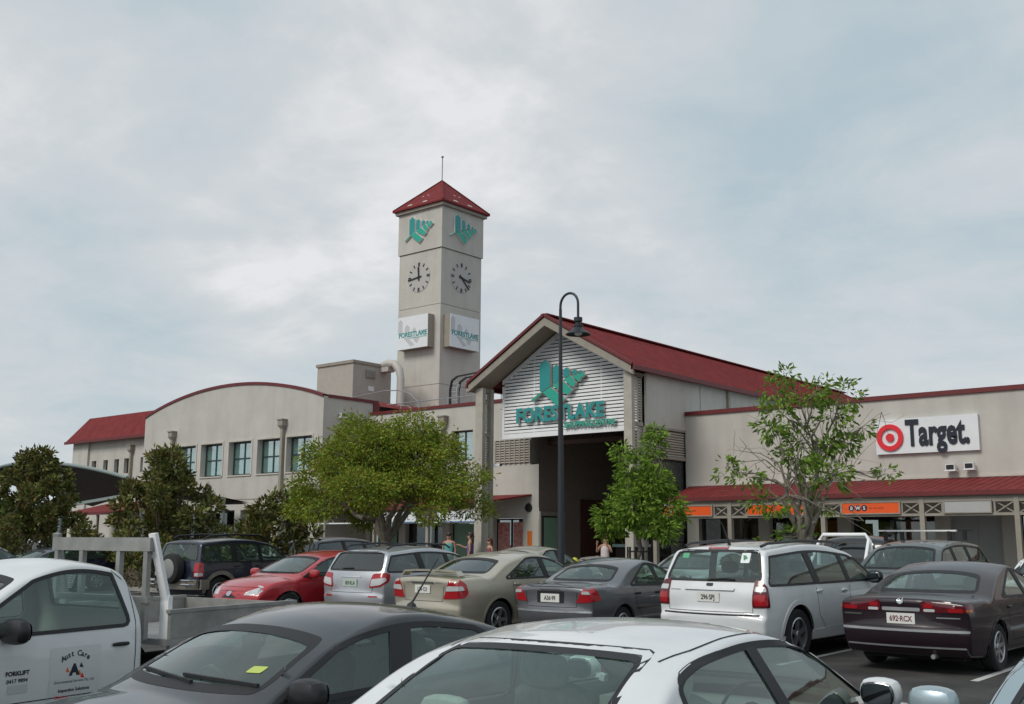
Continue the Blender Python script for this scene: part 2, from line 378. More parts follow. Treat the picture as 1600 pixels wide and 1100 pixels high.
def downpipe(parent, u, v, ztop, zbot):
    p = MB(); p.box(u - .075, u + .075, v - .17, v - .01, zbot, ztop); po = p.build('downpipe', M['trim'], parent)
    h = MB(); vs = []
    for (w, d, z) in ((.09, .19, ztop), (.17, .27, ztop + .13), (.17, .27, ztop + .36), (.21, .31, ztop + .37), (.21, .31, ztop + .42)):
        vs += [(u - w, v - d, z), (u + w, v - d, z), (u + w, v - .01, z), (u - w, v - .01, z)]
    fs = [(i * 4 + k, i * 4 + (k + 1) % 4, i * 4 + 4 + (k + 1) % 4, i * 4 + 4 + k) for i in range(4) for k in range(4)] + [(16, 17, 18, 19), (3, 2, 1, 0)]
    h.add(vs, fs); h.build('rain_head', M['trim'], po)
downpipe(ab, -47.78, AV, 6.60, 3.6); downpipe(ab, -39.1, AV, 6.62, 3.6)

# ------------------------------------------------------------------ connecting wing
cw = thing('connecting_wing', 'lower beige wing with flat red capped parapet between curved building and gabled entrance', 'building', (-31.5, VT, FP))
mb = MB(); shopsL = [(-36.2, -34.4), (-34.0, -31.8), (-31.4, -30.05), (-28.98, -27.45)]
wall_open(mb, A1, -26.66, FP - .3, 4.68, VT, .3, [(a, b, FP, 2.6) for a, b in shopsL])
wall_open(mb, A1, -27.05, 4.68, 7.3, VT, .3, [(-31.35, -30.15, 5.0, 6.25)])
mb.quad((A1, VT + .25, 7.1), (-27.1, VT + .25, 7.1), (-27.1, 50, 7.1), (A1, 50, 7.1), 1)
mb.build('wall', [M['render'], M['metal']], cw)
mb = MB(); mb.box(A1 + .07, -27.0, VT - .05, VT + .24, 7.27, 7.4); mb.build('capping', M['red_dark'], cw)
window(cw, -31.348, -30.152, 5.002, 6.248, VT + .2, (2, 1), .06, blind='blind', back=.05)
downpipe(cw, -31.75, VT, 6.5, 3.6)
for i, (a, b) in enumerate(shopsL):
    s = MB(); s.box(a, b, VT + 1.6, VT + 1.65, FP, 2.6); s.build('shop_backing', M['shop_in'], cw)
    window(cw, a + .01, b - .01, FP, 2.59, VT + .22, (2 if i != 2 else 1, 1), .06, frame='black', glass='shop_glass')
for (a, b, z0, z1, k) in ((-31.3, -30.15, .5, 2.4, 'poster_green'), (-28.9, -28.28, .5, 2.45, 'poster_red'), (-28.1, -27.52, .5, 2.45, 'poster_red'), (-27.22, -26.98, 1.5, 2.1, 'poster_orange'), (-35.9, -34.7, .6, 2.3, 'poster_green')):
    s = MB(); vv = VT + .20 if a < -27.3 else VT - .006
    s.box(a, b, vv, vv + .005, z0, z1); s.build('poster', M[k], cw)
s = MB(); s.lathe([(0, -.1), (.13, -.1), (.17, -.04), (.17, 0)], (-27.15, VT - .002, 3.0), 16, 'y'); s.build('bulkhead_lamp', M['black'], cw, True)

# ------------------------------------------------------------------ left wing with hip roof
lw = thing('hip_roof_building', 'beige wing at the far left with red hip roof and narrow windows', 'building', (-58, VT, FP))
slots = [(-60.45, -59.95), (-59.15, -58.65), (-57.95, -57.45), (-56.9, -56.4), (-55.2, -54.75)]
mb = MB(); wall_open(mb, -62.3, A0, FP - .3, 7.42, VT, .25, [(a, b, 5.4, 6.25) for a, b in slots] + [(-57.2, -52.0, FP, 2.9)])
mb.box(-62.5, -60.75, VT - .13, VT - .01, FP - .3, 7.42); mb.quad((-62.3, VT, 0), (-62.3, VT, 7.42), (-62.3, 45, 7.42), (-62.3, 45, 0))
mb.build('wall', M['render'], lw)
for a, b in slots: window(lw, a + .002, b - .002, 5.402, 6.248, VT + .2, (1, 1), .04, frame='black')
s = MB(); s.box(-57.2, -52, VT + .9, VT + .95, FP, 2.9); s.build('shop_backing', M['void'], lw)
window(lw, -57.19, -52.01, FP, 2.89, VT + .2, (4, 1), .07, frame='trim', glass='shop_glass')
downpipe(lw, -56.05, VT, 6.55, 3.6)
e0, e1, ev0, ev1, ez, rz_ = -62.9, -49.5, VT - .45, 42.0, 7.45, 8.92
mb = MB()
c = [(e0, ev0, ez), (e1, ev0, ez), (e1, ev1, ez), (e0, ev1, ez)]
mb.add(c + [(e0 + .95, ev0 + .95, rz_), (e1, ev0 + .95, rz_), (e1, ev1 - .95, rz_), (e0 + .95, ev1 - .95, rz_)], [(0, 1, 5, 4), (3, 0, 4, 7), (2, 3, 7, 6), (4, 5, 6, 7), (1, 2, 6, 5)]); mb.build('roof', M['red_roof'], lw)
mb = MB(); mb.box(e0 - .02, e1, ev0 - .06, ev0 - .002, ez - .14, ez + .02); mb.build('gutter', M['red_dark'], lw)
mb = MB(); mb.quad((e0, ev0, ez - .02), (e0, VT + .2, ez - .02), (e1, VT + .2, ez - .02), (e1, ev0, ez - .02)); mb.build('soffit', M['soffit'], lw)
la = thing('awning', 'short red awning under the narrow windows of the hip roofed wing', 'awning', (-54.5, VT, FP), group=None)
mb = MB(); mb.add([(-58, 30.6, 3.12), (-51, 30.6, 3.12), (-51, VT - .01, 3.75), (-58, VT - .01, 3.75), (-58, 30.6, 3.05), (-51, 30.6, 3.05), (-51, VT - .01, 3.68), (-58, VT - .01, 3.68)], [(0, 1, 2, 3), (7, 6, 5, 4), (0, 4, 5, 1), (1, 5, 6, 2), (0, 3, 7, 4)]); mb.build('roof_sheet', M['red_roof'], la)
mb = MB(); mb.box(-58, -51, 30.5, 30.598, 2.98, 3.14); mb.build('gutter', M['red_dark'], la)
for u in (-57.2, -54.6, -52):
    mb = MB(); mb.box(u - .06, u + .06, 30.61, 30.73, FP, 2.98); mb.build('post', M['trim'], la)

# curved dark canopy over the walkway
cp = thing('curved_canopy', 'dark curved walkway canopy on a grey green column at the far left', 'canopy', (-45, 25, gz(25)))
def cz(u): t = (u + 49.5) / 10.5; return 5.12 - .28 * t - 1.05 * max(0, t) ** 2.0
us = [-54 + 13.4 * i / 30 for i in range(31)]
mb = MB()
for a, b in zip(us, us[1:]):
    za, zb = (cz(a) if a > -49.5 else 5.12 - .02 * (-49.5 - a) ** 2), (cz(b) if b > -49.5 else 5.12 - .02 * (-49.5 - b) ** 2)
    qa, qb = max(za - 1.25, 3.35), max(zb - 1.25, 3.35)
    mb.add([(a, 24, za), (b, 24, zb), (b, 30, qb), (a, 30, qa), (a, 24, za - .07), (b, 24, zb - .07), (b, 30, qb - .07), (a, 30, qa - .07)], [(0, 1, 2, 3), (7, 6, 5, 4)])
mb.build('roof_sheet', mat('canopy lining', (.05, .03, .03), .7), cp)
mb = MB(); mb.tube([(u, 23.97, (cz(u) if u > -49.5 else 5.12 - .02 * (-49.5 - u) ** 2) + .02) for u in us], .075, 8); mb.build('edge_beam', mat('grey green paint', (.22, .27, .26), .5), cp, True)
mb = MB(); mb.bar((-46.5, 24.1, 3.05), (-40.8, 24.1, 3.45), .1, .12); mb.build('strut', bpy.data.materials['grey green paint'], cp)
mb = MB(); mb.tube([(-46.4, 24.3, gz(24)), (-46.4, 24.3, 4.75)], .12, 12); mb.lathe([(.12, 0), (.3, .12), (.3, .16)], (-46.4, 24.3, 4.6), 12); mb.build('column', bpy.data.materials['grey green paint'], cp, True)
mb = MB(); mb.tube([(-40.4, 28.5, gz(28)), (-40.4, 28.5, 3.5)], .1, 12); mb.build('column', bpy.data.materials['grey green paint'], cp, True)

# ------------------------------------------------------------------ gabled entrance hall
eh = thing('entrance_hall', 'gabled entrance hall with a white louvred gable and long red roof', 'building', (-23.5, 30, FP))
UL, UR, UC, ZE, ZA = -27.15, -19.93, -23.54, 7.48, 9.62
# posts
for (u0, u1, v0, v1, z1) in ((-26.95, -26.6, 29.92, 30.1, 7.3), (-26.86, -26.62, 30.44, 30.58, 7.3), (-20.32, -20.0, 29.92, 30.1, 7.3), (-20.3, -20.03, 30.66, 30.86, 5.5)):
    p = MB(); p.box(u0, u1, v0, v1, FP, z1); p.build('post', M['post'], eh)
# roof: two sheets with ribs, hipped far end
VF, VB = 29.72, 55.4
mb = MB()
for s_, ue in ((-1, UL - .05), (1, UR + .12)):
    mb.add([(ue, VF, ZE), (ue, VB + 3, ZE), (UC, VB, ZA), (UC, VF, ZA), (ue, VF, ZE - .07), (ue, VB + 3, ZE - .07), (UC, VB, ZA - .07), (UC, VF, ZA - .07)],
           [(0, 1, 2, 3) if s_ > 0 else (3, 2, 1, 0), (7, 6, 5, 4) if s_ > 0 else (4, 5, 6, 7), (0, 3, 7, 4)])
    for k in range(100):
        v = VF + .12 + k * .26
        if v > VB: break
        mb.bar((ue, v, ZE + .006), (UC, v, ZA + .006), .03, .018)
mb.add([(UL - .05, VB + 3, ZE), (UR + .12, VB + 3, ZE), (UC, VB, ZA)], [(0, 1, 2)])
mb.build('roof', M['red_roof'], eh)
mb = MB(); mb.bar((UC, VF - .02, ZA + .03), (UC, VB + .1, ZA + .03), .3, .05); mb.build('ridge_cap', M['red_roof'], eh)
for s_, ue in ((-1, UL - .05), (1, UR + .12)):
    mb = MB(); d = Vector((ue - UC, 0, ZE - ZA)); 
    mb.bar((UC, VF - .03, ZA + .02), (ue, VF - .03, ZE + .02), .06, .10, 0, (0, 0, 1)); mb.build('barge_capping', M['red_dark'], eh)
    mb = MB(); mb.prism([(UC, ZA - .05), (ue, ZE - .05), (ue, ZE - .33), (UC, ZA - .37)], XZ(VF), 0, .1); mb.build('barge_board', M['trim'], eh)
    mb = MB(); mb.add([(UC, VF + .1, ZA - .3), (ue, VF + .1, ZE - .3), (ue, 30.75, ZE - .3), (UC, 30.75, ZA - .3)], [(0, 1, 2, 3)]); mb.build('soffit', M['soffit'], eh)
mb = MB(); mb.box(UR + .05, UR + .2, VF, VB + 3, ZE - .17, ZE - .02); mb.build('gutter', M['red_dark'], eh)
mb = MB(); mb.box(UL - .15, UL, VF, VB + 3, ZE - .17, ZE - .02); mb.build('gutter', M['red_dark'], eh)
# louvred gable
LV = 30.72; l0, l1 = -26.3, -20.3; sl = (ZA - ZE) / (UR - UC)
def gable_span(z, inset=0.0):
    h = (ZA - .36 - z) / sl - inset; return max(l0 + inset * .6, UC - h), min(l1 - inset * .6, UC + h)
z = 5.62; i = 0
while True:
    a, b = gable_span(z + .09, .16)
    if b - a < .25: break
    s = MB(); s.add([(a, LV - .012, z), (b, LV - .012, z), (b, LV - .008, z + .090), (a, LV - .008, z + .090), (a, LV + .012, z - .002), (b, LV + .012, z - .002), (b, LV + .016, z + .088), (a, LV + .016, z + .088)],
                    [(0, 1, 2, 3), (7, 6, 5, 4), (4, 5, 1, 0), (3, 2, 6, 7), (0, 3, 7, 4), (1, 5, 6, 2)])
    s.build('slat', M['white_paint'], eh); z += .1265
bk = MB(); bk.prism([(l0, 5.5), (l1, 5.5), (l1, gable_span(5.5)[1] and 7.42), (UC, ZA - .36), (l0, 7.42)], XZ(LV + .16), 0, .02); bk.build('louvre_backing', M['void'], eh)
fr = MB(); fr.box(l0, l1, LV - .03, LV + .06, 5.42, 5.60); fr.build('bottom_board', M['white_paint'], eh)
for (a, b) in ((l0, l0 + .1), (l1 - .1, l1)):
    fr = MB(); fr.box(a, b, LV - .03, LV + .06, 5.602, 7.40); fr.build('edge_board', M['white_paint'], eh)
for s_ in (-1, 1):
    ue = l0 if s_ < 0 else l1; h = abs(ue - UC); fr = MB()
    zt = ZA - .36; ze = zt - h * sl
    fr.prism([(UC, zt), (ue, ze), (ue, ze - .16), (UC, zt - .2)], XZ(LV - .032), 0, .1); fr.build('rake_board', M['white_paint'], eh)
for u in (-24.8, -21.8):
    fr = MB(); fr.box(u - .015, u + .015, LV + .0, LV + .05, 5.602, gable_span(5.6)[1] and ZA - .42 - abs(u - UC) * sl); fr.build('mullion', M['white_paint'], eh)
# side screens next to the posts (perforated louvres), right and left
def screen(parent, plane, a0, a1, z0, z1, n, axis):
    for k in range(n):
        zz = z0 + (z1 - z0) * k / n; s = MB(); h = (z1 - z0) / n * .62
        if axis == 'v': s.box(plane - .02, plane + .02, a0, a1, zz, zz + h)
        else: s.box(a0, a1, plane - .02, plane + .02, zz, zz + h)
        s.build('louvre', M['post'], parent)
M['post'] = M['post']
for up, ve in ((-20.1, 30.64), (-26.75, 30.42)):
    screen(eh, up, 30.12, ve, 5.72, 7.15, 16, 'v'); screen(eh, up, 30.12, ve, 4.2, 5.5, 14, 'v')
    for zz in (5.5, 7.16, 4.05):
        s = MB(); s.box(up - .06, up + .06, 30.102, ve + .015, zz, zz + .14); s.build('rail', M['trim'], eh)
    for vv in (30.105, ve - .045):
        s = MB(); s.box(up - .03, up + .03, vv, vv + .05, 4.2, 7.15); s.build('screen_stile', M['trim'], eh)
mb = MB(); mb.box(-26.8, -26.7, 30.12, 30.42, FP, 4.04); mb.build('side_panel', M['render'], eh)
mb = MB(); mb.box(-20.12, -20.03, 30.87, VT + .3, 5.58, 7.35); mb.build('side_panel', M['render'], eh)
mb = MB(); mb.box(-20.14, -20.0, 30.87, VT - .01, 5.5, 5.578); mb.build('rail', M['trim'], eh)
screen(eh, -20.07, 30.9, VT - .05, 4.62, 5.48, 10, 'v')
mb = MB(); mb.box(-20.17, -20.13, 30.87, VT - .02, 4.6, 5.49); mb.build('screen_backing', M['soffit'], eh)
mb = MB(); mb.box(-20.14, -20.0, 30.87, VT - .01, 4.5, 4.6); mb.build('rail', M['trim'], eh)
window(eh, 31.2, VT - .06, FP, 4.48, -20.1, (1, 3), .06, frame='black', glass='shop_glass', axis='v')
# hall side wall above the store roof
mb = MB(); mb.quad((-20.03, VT + .3, 3), (-20.03, VB + 3, 3), (-20.03, VB + 3, ZE - .1), (-20.03, VT + .3, ZE - .1)); mb.quad((-27.05, VB + 3, 3), (-27.05, VT, 3), (-27.05, VT, ZE - .1), (-27.05, VB + 3, ZE - .1))
mb.quad((-27.05, VB + 3, 3), (-20.03, VB + 3, 3), (-20.03, VB + 3, ZE - .1), (-27.05, VB + 3, ZE - .1)); mb.build('side_wall', M['render'], eh)
mb = MB(); mb.box(-20.02, -19.93, 36.35, 36.5, 5.9, ZE - .18); mb.build('downpipe', M['trim'], eh)
mb = MB(); mb.box(-20.026, -20.015, 34.4, 34.42, 5.9, ZE - .18); mb.build('wall_joint', M['trim'], eh)
# interior of the passage
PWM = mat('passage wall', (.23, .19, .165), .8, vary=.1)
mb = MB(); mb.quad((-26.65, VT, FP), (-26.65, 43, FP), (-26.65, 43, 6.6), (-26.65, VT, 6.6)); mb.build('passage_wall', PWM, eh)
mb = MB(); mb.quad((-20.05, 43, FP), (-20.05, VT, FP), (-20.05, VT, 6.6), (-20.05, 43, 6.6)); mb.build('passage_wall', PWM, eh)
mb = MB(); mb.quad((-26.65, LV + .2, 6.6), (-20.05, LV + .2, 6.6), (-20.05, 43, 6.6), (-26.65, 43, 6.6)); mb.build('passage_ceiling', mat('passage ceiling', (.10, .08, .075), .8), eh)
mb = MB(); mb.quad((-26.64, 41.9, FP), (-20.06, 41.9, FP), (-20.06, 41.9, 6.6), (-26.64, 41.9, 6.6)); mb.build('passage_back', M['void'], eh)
window(eh, -26.4, -20.3, FP, 3.0, 41.6, (4, 1), .08, frame='black', glass='shop_glass')
window(eh, -26.4, -20.3, 3.3, 6.4, 41.65, (3, 2), .07, frame='black', glass='shop_glass')
mb = MB(); mb.box(-26.64, -20.06, 33.9, 34.1, 5.45, 5.62); mb.build('beam', mat('brown beam', (.09, .04, .03), .6), eh)
for u in (-24.6, -22.4):
    mb = MB(); mb.bar((u, 34.0, 5.63), (u + .35, 33.9, 6.58), .05, .05); mb.build('hanger', bpy.data.materials['brown beam'], eh)
mb = MB(); mb.box(-26.645, -26.56, 33.32, 34.9, FP, 2.85); mb.build('poster_frame', M['trim'], eh)
mb = MB(); mb.box(-26.558, -26.54, 33.42, 34.75, .75, 2.68); po = mb.build('poster_case', M['black'], eh)
mb = MB(); mb.box(-26.538, -26.53, 33.5, 34.68, .82, 2.62); mb.build('poster', M['poster_green'], po)
for k in range(7):
    mb = MB(); mb.box(-26.645, -26.6, 36 + k * .55, 36.5 + k * .55, FP, 3.4); mb.build('wall_panel', bpy.data.materials['brown beam'], eh)
# lattice in the wing wall beside the passage
mb = MB(); mb.quad((-28.9, VT - .012, 4.75), (-27.08, VT - .012, 4.75), (-27.08, VT - .012, 5.7), (-28.9, VT - .012, 5.7)); mb.build('lattice_backing', M['void'], cw)
screen(cw, VT - .04, -28.9, -27.08, 4.78, 5.68, 9, 'u')
for k in range(8):
    s = MB(); s.box(-28.9 + k * .255, -28.83 + k * .255, VT - .075, VT - .061, 4.75, 5.7); s.build('lattice_bar', M['trim'], cw)
cc = thing('security_camera', 'small white security camera on the left entrance post', 'camera', (-26.5, 30.6, 4.45))
s = MB(); s.box(-26.6, -26.3, 30.55, 30.66, 4.42, 4.52); s.build('housing', M['white_paint'], cc)
s = MB(); s.box(-26.3, -26.25, 30.57, 30.64, 4.44, 4.5); s.build('lens', M['black'], cc)
ct = thing('kiosk_counter', 'kiosk counter with a pale blue top inside the dark entrance', 'counter', (-24.5, 37, FP))
s = MB(); s.box(-25.6, -23.6, 37, 37.6, FP, 1.5); s.build('base', M['void'], ct)
s = MB(); s.box(-25.7, -23.5, 36.9, 37.7, 1.5, 1.62); s.build('counter_top', mat('pale blue laminate', (.32, .46, .48), .4), ct)

# ------------------------------------------------------------------ department store wing on the right
ds = thing('department_store', 'long beige store wing with red capped parapet and shop windows at the right', 'building', (-10, VT, FP))
U1 = 9.0
shops = [(-19.57, -17.3), (-16.9, -14.55), (-14.1, -11.5), (-11.05, -9.6), (-9.15, -6.5), (-6.0, -3.2), (-2.6, .2)]
mb = MB(); wall_open(mb, -20.03, U1, FP - .3, 3.35, VT, .3, [(a, b, FP, 2.55) for a, b in shops]); mb.quad((-20.03, VT, 3.35), (U1, VT, 3.35), (U1, VT, 6.15), (-20.03, VT, 6.15))
mb.quad((U1, VT, 0), (U1, 60, 0), (U1, 60, 6.15), (U1, VT, 6.15)); mb.quad((-20, VT + .2, 5.9), (U1, VT + .2, 5.9), (U1, 60, 5.9), (-20, 60, 5.9), 1)
mb.build('wall', [M['render'], M['metal']], ds)
mb = MB(); mb.box(-20.0, U1, VT - .06, VT + .22, 6.1, 6.24); mb.build('capping', M['red_dark'], ds)
mb = MB(); mb.box(-19.9, U1, VT - .03, VT - .002, 3.62, 3.7); mb.build('flashing', M['render_pale'], ds)
for i, (a, b) in enumerate(shops):
    if i == 3:
        for q in range(2):
            m_ = (a + b) / 2; s = MB(); x0, x1 = (a, m_ - .006) if q == 0 else (m_ + .006, b)
            s.box(x0, x1, VT + .2, VT + .26, FP, 2.55); d = s.build('door', M['shutter'], ds)
            s = MB(); s.box((x1 - .12) if q == 0 else (x0 + .06), (x1 - .06) if q == 0 else (x0 + .12), VT + .15, VT + .2, 1.25, 1.4); s.build('handle', M['black'], d)
        continue
    s = MB(); s.box(a, b, VT + 2.2, VT + 2.25, FP, 2.55); s.build('shop_backing', M['shop_in'], ds)
    for k in range(5):
        x0 = a + .15 + (b - a - .5) * k / 4.6 + rnd.uniform(0, .1); h_ = rnd.uniform(.9, 1.7); d_ = rnd.uniform(.6, 1.5); s = MB(); s.box(x0, x0 + rnd.uniform(.22, .42), VT + d_, VT + d_ + .3, FP, FP + h_); s.build('display_stand', M[rnd.choice(['poster_tan', 'poster_orange', 'shutter', 'poster_red', 'blind', 'poster_tan'])], ds)
    window(ds, a + .01, b - .01, FP, 2.54, VT + .22, (2, 1), .06, frame='black', glass='shop_glass')
for (a, b, z0, z1, k) in ((-19.45, -18.9, .9, 2.4, 'poster_tan'), (-18.8, -17.9, .7, 2.5, 'poster_tan'), (-17.75, -17.4, 1.2, 2.3, 'poster_tan'), (-15.5, -14.7, .6, 2.4, 'poster_orange'), (-16.6, -15.9, .8, 2.2, 'poster_tan'), (-13.0, -12.6, .9, 2.4, 'blind'), (-12.5, -12.2, .9, 2.4, 'poster_red'), (-13.9, -13.55, 1.0, 2.3, 'poster_tan')):
    s = MB(); s.box(a, b, VT + .36, VT + .37, z0, z1); s.build('poster', M[k], ds)

aw = thing('awning', 'long dark red shop awning with taupe posts along the right store wing', 'awning', (-10, 30.3, FP))
GV = 30.18
mb = MB(); a0 = -18.7
mb.add([(a0, GV, 3.06), (U1, GV, 3.06), (U1, VT - .035, 3.6), (-19.95, VT - .035, 3.6), (a0, GV, 3.0), (U1, GV, 3.0), (U1, VT - .035, 3.54), (-19.95, VT - .035, 3.54)], [(0, 1, 2, 3), (7, 6, 5, 4), (0, 3, 7, 4)])
for k in range(110):
    u = -18.6 + k * .25
    if u > U1 - .1: break
    mb.bar((u, GV + .02, 3.065), (u, VT - .05, 3.603), .03, .012)
mb.build('roof_sheet', M['red_roof'], aw)
mb = MB(); mb.box(a0 - .06, U1, GV - .10, GV - .002, 2.96, 3.08); mb.build('gutter', M['red_dark'], aw)
posts = [-19.35, -16.64, -13.61, -10.75, -8.30, -5.4, -2.5, .4]
mb = MB(); mb.box(-19.5, U1, GV + .02, GV + .14, 2.78, 2.925); mb.build('top_rail', M['trim'], aw)
mb = MB(); mb.box(-19.5, U1, GV + .02, GV + .14, 2.42, 2.49); mb.build('bottom_rail', M['trim'], aw)
for p in posts:
    s = MB(); s.box(p - .065, p + .065, GV + .0, GV + .16, FP, 2.925); s.build('post', M['trim'], aw)
def xbrace(parent, a, b, z0, z1, v):
    s = MB(); s.bar((a, v + .03, z0), (b, v + .03, z1), .03, .035, 0, (0, 1, 0)); s.bar((a, v + .065, z1), (b, v + .065, z0), .03, .035, 0, (0, 1, 0)); s.build('cross_brace', M['trim'], parent)
panels = []
for i, p in enumerate(posts):
    for sd in (-1, 1):
        a, b = (p - .065 - .46, p - .065) if sd < 0 else (p + .065, p + .065 + .46)
        if a < -19.6: continue
        xbrace(aw, a, b, 2.49, 2.78, GV + .02); s = MB(); q = a - .05 if sd < 0 else b; s.box(q, q + .05, GV + .03, GV + .13, 2.49, 2.78); s.build('stile', M['trim'], aw)
def board_sign(name, label, cat, u0, u1, z0, z1, v, mface, group=None):
    t = thing(name, label, cat, ((u0 + u1) / 2, v, z0), group=group)
    s = MB(); s.box(u0, u1, v - .03, v, z0, z1); s.build('board', mface, t)
    s = MB(); w_ = .035
    s.box(u0 - w_, u1 + w_, v - .045, v + .005, z1 + .001, z1 + w_); s.box(u0 - w_, u1 + w_, v - .045, v + .005, z0 - w_, z0 - .001); s.box(u0 - w_, u0 - .001, v - .044, v + .004, z0, z1); s.box(u1 + .001, u1 + w_, v - .044, v + .004, z0, z1)
    s.build('sign_frame', M['trim'], t)
    return t
def roundel_letters(t, word, u, z, v, r=.085, gap=.185):
    for k, ch in enumerate(word):
        s = MB(); s.lathe([(0, -.008), (r, -.008), (r, 0)], (u + k * gap, v, z), 20, 'y'); d = s.build('roundel', M['ink'], t)
        text_obj('letter', ch, .135, M['sign_white'], d, Matrix.Translation(-ORG[t]) @ wall_xf(u + k * gap, v, z - .047, .011), bold=.004)
SV = GV + .01
for (u0, u1, ut, lb) in ((-19.0, -17.25, -18.72, 'orange shop sign half hidden by the green tree at the left end of the awning'), (-16.0, -14.22, None, 'plain orange shop sign behind the sparse tree trunk'), (-13.0, -11.36, -12.72, 'orange shop sign with three black roundels right of the sparse tree')):
    t = board_sign('shop_sign', lb, 'sign', u0, u1, 2.515, 2.80, SV, M['orange'], 'orange signs under the awning')
    if ut is not None:
        roundel_letters(t, 'BWS', ut, 2.66, SV - .031)
        text_obj('lettering', 'beer wine spirits', .075, M['red_dark'], t, Matrix.Translation(-ORG[t]) @ wall_xf(ut + .5, SV, 2.635, .033), align='LEFT', sx=.85)
board_sign('shop_sign', 'blank pale grey sign board under the awning near the right edge', 'sign', -10.12, -8.94, 2.515, 2.80, SV, mat('blank grey sign', (.42, .42, .41), .5, vary=.05))

# big wall sign with bullseye
ts = thing('store_sign', 'white wall sign with red bullseye and black store name', 'sign', (-11.55, VT, 4.42))
s = MB(); s.box(-13.12, -10.03, VT - .12, VT - .005, 4.40, 5.47); s.build('board', M['sign_white'], ts)
def disc(name, u, v, z, r0, r1, d, m_, par):
    s = MB(); s.lathe([(r0, -d), (r1, -d), (r1, 0)] + ([(r0, 0), (r0, -d)] if r0 else []), (u, v, z), 48, 'y'); return s.build(name, m_, par, True)
bu, bz = -12.66, 4.905
disc('outer_ring', bu, VT - .121, bz, .265, .41, .06, M['red_sign'], ts); disc('bullseye', bu, VT - .121, bz, 0, .125, .06, M['red_sign'], ts)
text_obj('letter', 'Target.', 1.10, [M['ink'], M['black']], ts, Matrix.Translation(-ORG[ts]) @ wall_xf(-12.17, VT, 4.64, .14), extrude=.014, bold=.034, align='LEFT', sx=.585, space=1.02, split=True)

def floodlight(u, v, z, rz, label):
    t = thing('floodlight', label, 'light', (u, v, z), rz, group='floodlights fixed to the facades', local=True)
    s = MB(); s.box(-.13, .13, -.26, -.08, -.02, .16); s.build('housing', M['white_paint'], t)
    s = MB(); s.box(-.11, .11, -.272, -.262, 0, .14); s.build('lens', M['black'], t)
    s = MB(); s.box(-.16, .16, -.3, -.06, -.05, -.024); s.build('bracket', M['white_paint'], t)
floodlight(-10.87, VT, 3.85, 0, 'left one of the two small floodlights under the bullseye sign'); floodlight(-10.33, VT, 3.87, 0, 'right one of the two small floodlights under the bullseye sign')
floodlight(A1, 31.6, 7.05, R(90), 'floodlight on the return wall of the curved building'); floodlight(-36.1, VT, 6.95, 0, 'floodlight on the lower wing just under its red capping')

# ------------------------------------------------------------------ awning with the opening hours sign, left of the entrance
a2 = thing('awning', 'red awning with white opening hours sign behind the entrance posts', 'awning', (-31, 30.3, FP))
mb = MB(); mb.add([(-36.4, GV, 3.0), (-28.0, GV, 3.0), (-27.0, VT - .01, 3.52), (-36.4, VT - .01, 3.52), (-36.4, GV, 2.94), (-28.0, GV, 2.94), (-27.0, VT - .01, 3.46), (-36.4, VT - .01, 3.46)], [(0, 1, 2, 3), (7, 6, 5, 4), (1, 5, 6, 2)]); mb.build('roof_sheet', M['red_roof'], a2)
mb = MB(); mb.box(-36.4, -28.0, GV - .1, GV - .002, 2.88, 3.03); mb.build('gutter', M['red_dark'], a2)
mb = MB(); mb.box(-36.4, -26.95, GV + .02, GV + .12, 2.80, 2.87); mb.build('top_rail', M['trim'], a2)
mb = MB(); mb.box(-36.4, -26.95, GV + .02, GV + .12, 2.36, 2.41); mb.build('bottom_rail', M['sign_white'], a2)
for p in (-35.6, -32.6, -29.6):
    s = MB(); s.box(p - .05, p + .05, GV, GV + .14, FP, 2.87); s.build('post', M['trim'], a2)
    for sd in (-1, 1): xbrace(a2, p + sd * .05, p + sd * .5, 2.41, 2.8, GV + .02)
xbrace(a2, -27.05, -26.65, 2.41, 2.8, GV + .02)
op = thing('opening_hours_sign', 'long white sign reading open 7 days under the red awning', 'sign', (-28.4, GV, 2.4))
s = MB(); s.box(-29.05, -27.1, GV - .03, GV + .01, 2.42, 2.79); s.build('board', M['sign_white'], op)
text_obj('letter', 'OPEN 7 DAYS', .30, M['ink'], op, Matrix.Translation(-ORG[op]) @ wall_xf(-28.52, GV, 2.49, .034), align='LEFT', sx=.82, split=True)
s = MB(); s.lathe([(.09, -.004), (.13, -.004), (.13, 0)], (-28.72, GV - .03, 2.6), 24, 'y'); s.build('emblem', M['ink'], op)
s = MB(); s.box(-29.05, -27.1, GV - .032, GV + .008, 2.395, 2.418); s.build('blue_edge', M['poster_blue'], op)
op2 = thing('opening_hours_sign', 'white sign board behind the foot of the yellow green tree', 'sign', (-31, GV, 2.4))
s = MB(); s.box(-32.0, -30.2, GV - .03, GV + .01, 2.42, 2.79); s.build('board', M['sign_white'], op2)
text_obj('lettering', 'L', .28, M['ink'], op2, Matrix.Translation(-ORG[op2]) @ wall_xf(-30.6, GV, 2.49, .034)); s = MB(); s.box(-32, -30.2, GV - .032, GV + .008, 2.395, 2.418); s.build('blue_edge', M['poster_blue'], op2)

